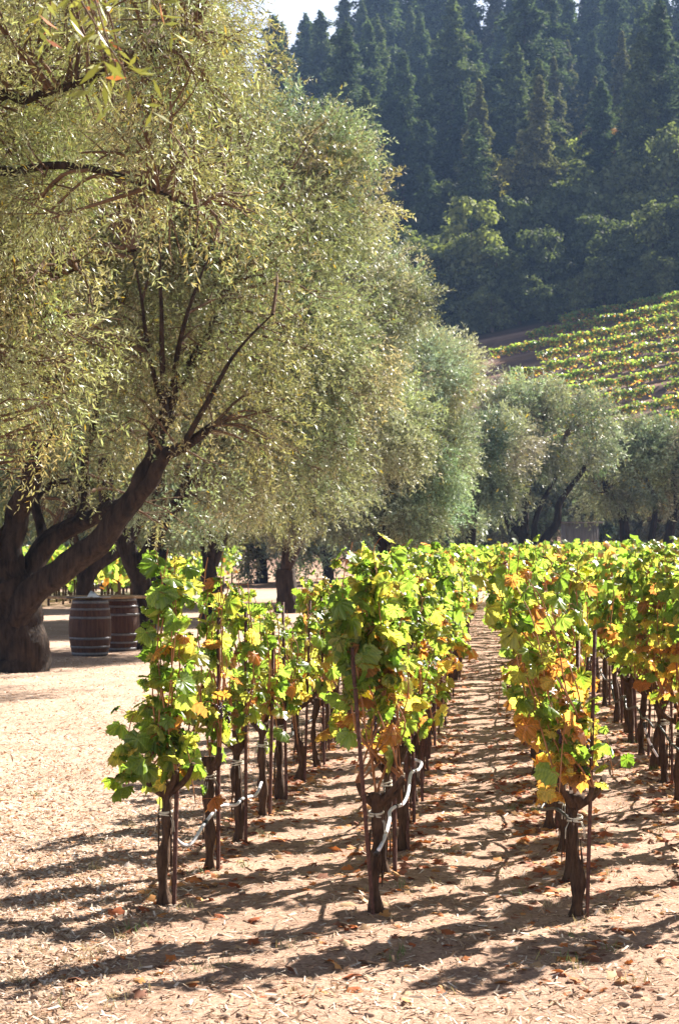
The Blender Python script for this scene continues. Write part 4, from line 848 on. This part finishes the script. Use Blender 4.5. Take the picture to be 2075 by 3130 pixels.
# broadleaf trees along the foot of the forest: (px, base py, depth, scale, variety)
for i, (px, Y, s, v, lb) in enumerate([
    *[(1420+85*q_, 192.5+1.2*(q_ % 3), .42+.12*((q_*7) % 3)/2, [3, 1, 3][q_ % 3], f'low bushy oak touching the top of the terraces, {ordn(q_)} from the left') for q_ in range(9)],
    (1440, 203, 1.25, 0, 'rounded pale green oak at the top left corner of the terraced vineyard'),
    (1370, 212, .9, 1, 'small grey green oak left of the big rounded oak'),
    (1345, 232, 1.1, 3, 'dark oak rising behind the silvery olives, below the conifers'),
    (1530, 222, .95, 3, 'shaded oak right behind the big rounded oak'),
    (1620, 240, 1.15, 2, 'yellowish oak with a sunlit top, left of the orange one'),
    (1690, 232, 1.1, 1, 'dull green oak between the yellowish oak and the terraces'),
    (1600, 212, .95, 3, 'dark bushy oak shading the upper left terraces'),
    (1770, 250, 1.2, 0, 'sunlit green oak in the middle of the oak belt'),
    (1720, 214, 1.1, 3, 'dark oak standing right above the top terrace'),
    (1860, 262, 1.0, 4, 'orange brown autumn tree among the green oaks'),
    (1850, 222, 1.2, 1, 'broad dull oak above the middle of the top terrace'),
    (1920, 266, 1.15, 2, 'yellow green oak just right of the orange tree'),
    (1960, 225, 1.25, 0, 'large grey green oak above the right end of the top terrace'),
    (2060, 222, 1.3, 1, 'large oak at the right edge above the terraces'),
    (2020, 262, 1.4, 0, 'high oak near the right edge, below the conifers'),
    (2140, 240, 1.3, 3, 'oak just beyond the right edge above the terraces'),
    (1800, 206, .8, 3, 'low dark bush tree at the edge of the top terrace'),
    (1900, 199, .8, 3, 'dark oak touching the top vine row, right of the middle'), (1990, 200, .85, 1, 'dull oak touching the top vine row near its right end'), (2090, 199, .9, 3, 'dark oak at the right edge touching the top vine row'), (1660, 201, .85, 3, 'dark oak where the terraces fade into the forest shade'), (1500, 199, .8, 3, 'low dark oak under the big rounded oak'), (1300, 200, .9, 3, 'dark oak low behind the silvery olive crown'), (1230, 205, 1.0, 1, 'oak hidden low behind the middle olive crown'), (1100, 215, 1.1, 3, 'oak far behind the tall middle olive')]):
    place('oak_tree', oaks[v], (px-CX)/F*Y, Y, s, i*1.3, lb, 'oak tree', 'broadleaf trees below the conifers')

# ------------------------------------------------------------ haze
M_haze = bpy.data.materials.new('haze'); M_haze.use_nodes = True; n = M_haze.node_tree.nodes; l = M_haze.node_tree.links; n.clear()
o_ = n.new('ShaderNodeOutputMaterial'); pv = n.new('ShaderNodeVolumePrincipled'); pv.inputs['Color'].default_value = (.38, .58, 1.0, 1); pv.inputs['Density'].default_value = .00024; pv.inputs['Anisotropy'].default_value = .0
l.new(pv.outputs[0], o_.inputs['Volume'])
zt = 150.; V, Q = box((0, 280, zt/2-1), (900, 690, zt+1)); V[:, 2] = np.where(V[:, 2] > 10, zt, -4)
hz = link('haze', mesh_from('haze', V, Q, M_haze)); tag(hz, 'thin blue haze in the air over the vineyard and hill', 'haze', kind='stuff')
# small weeds and dry tufts
def tufts():
    r = np.random.default_rng(66); V = []; C = []; n0 = 0
    for q in range(150):
        Y = 1/((1/40)+(1/7.2-1/40)*r.random()); X = (r.random()*2-1)*.19*Y
        if r.random() < .6: X = rowx(['L', 'C', 0, 1][r.integers(4)], Y)+r.normal(0, .2)
        z = float(ground_z(X, Y)); c = [(.13, .2, .05), (.42, .36, .16), (.5, .4, .22)][r.integers(3)]
        for b_ in range(r.integers(8, 22)):
            a_ = r.random()*6.28; L_ = r.uniform(.015, .06); p = np.array([X+r.normal(0, .03), Y+r.normal(0, .03), z-.003]); d = np.array([math.cos(a_)*.7, math.sin(a_)*.7, .9]); w_ = np.array([-math.sin(a_), math.cos(a_), 0])*.002
            V += [p-w_, p+w_, p+d*L_+w_*.3, p+d*L_-w_*.3]; C += [c]*4
    V = np.array(V); o = link('weeds', mesh_from('weeds', V, np.arange(len(V)).reshape(-1, 4), M_litter, C=np.array(C))); tag(o, 'small weeds and dry grass tufts on the bare soil', 'weeds', kind='stuff')
tufts()
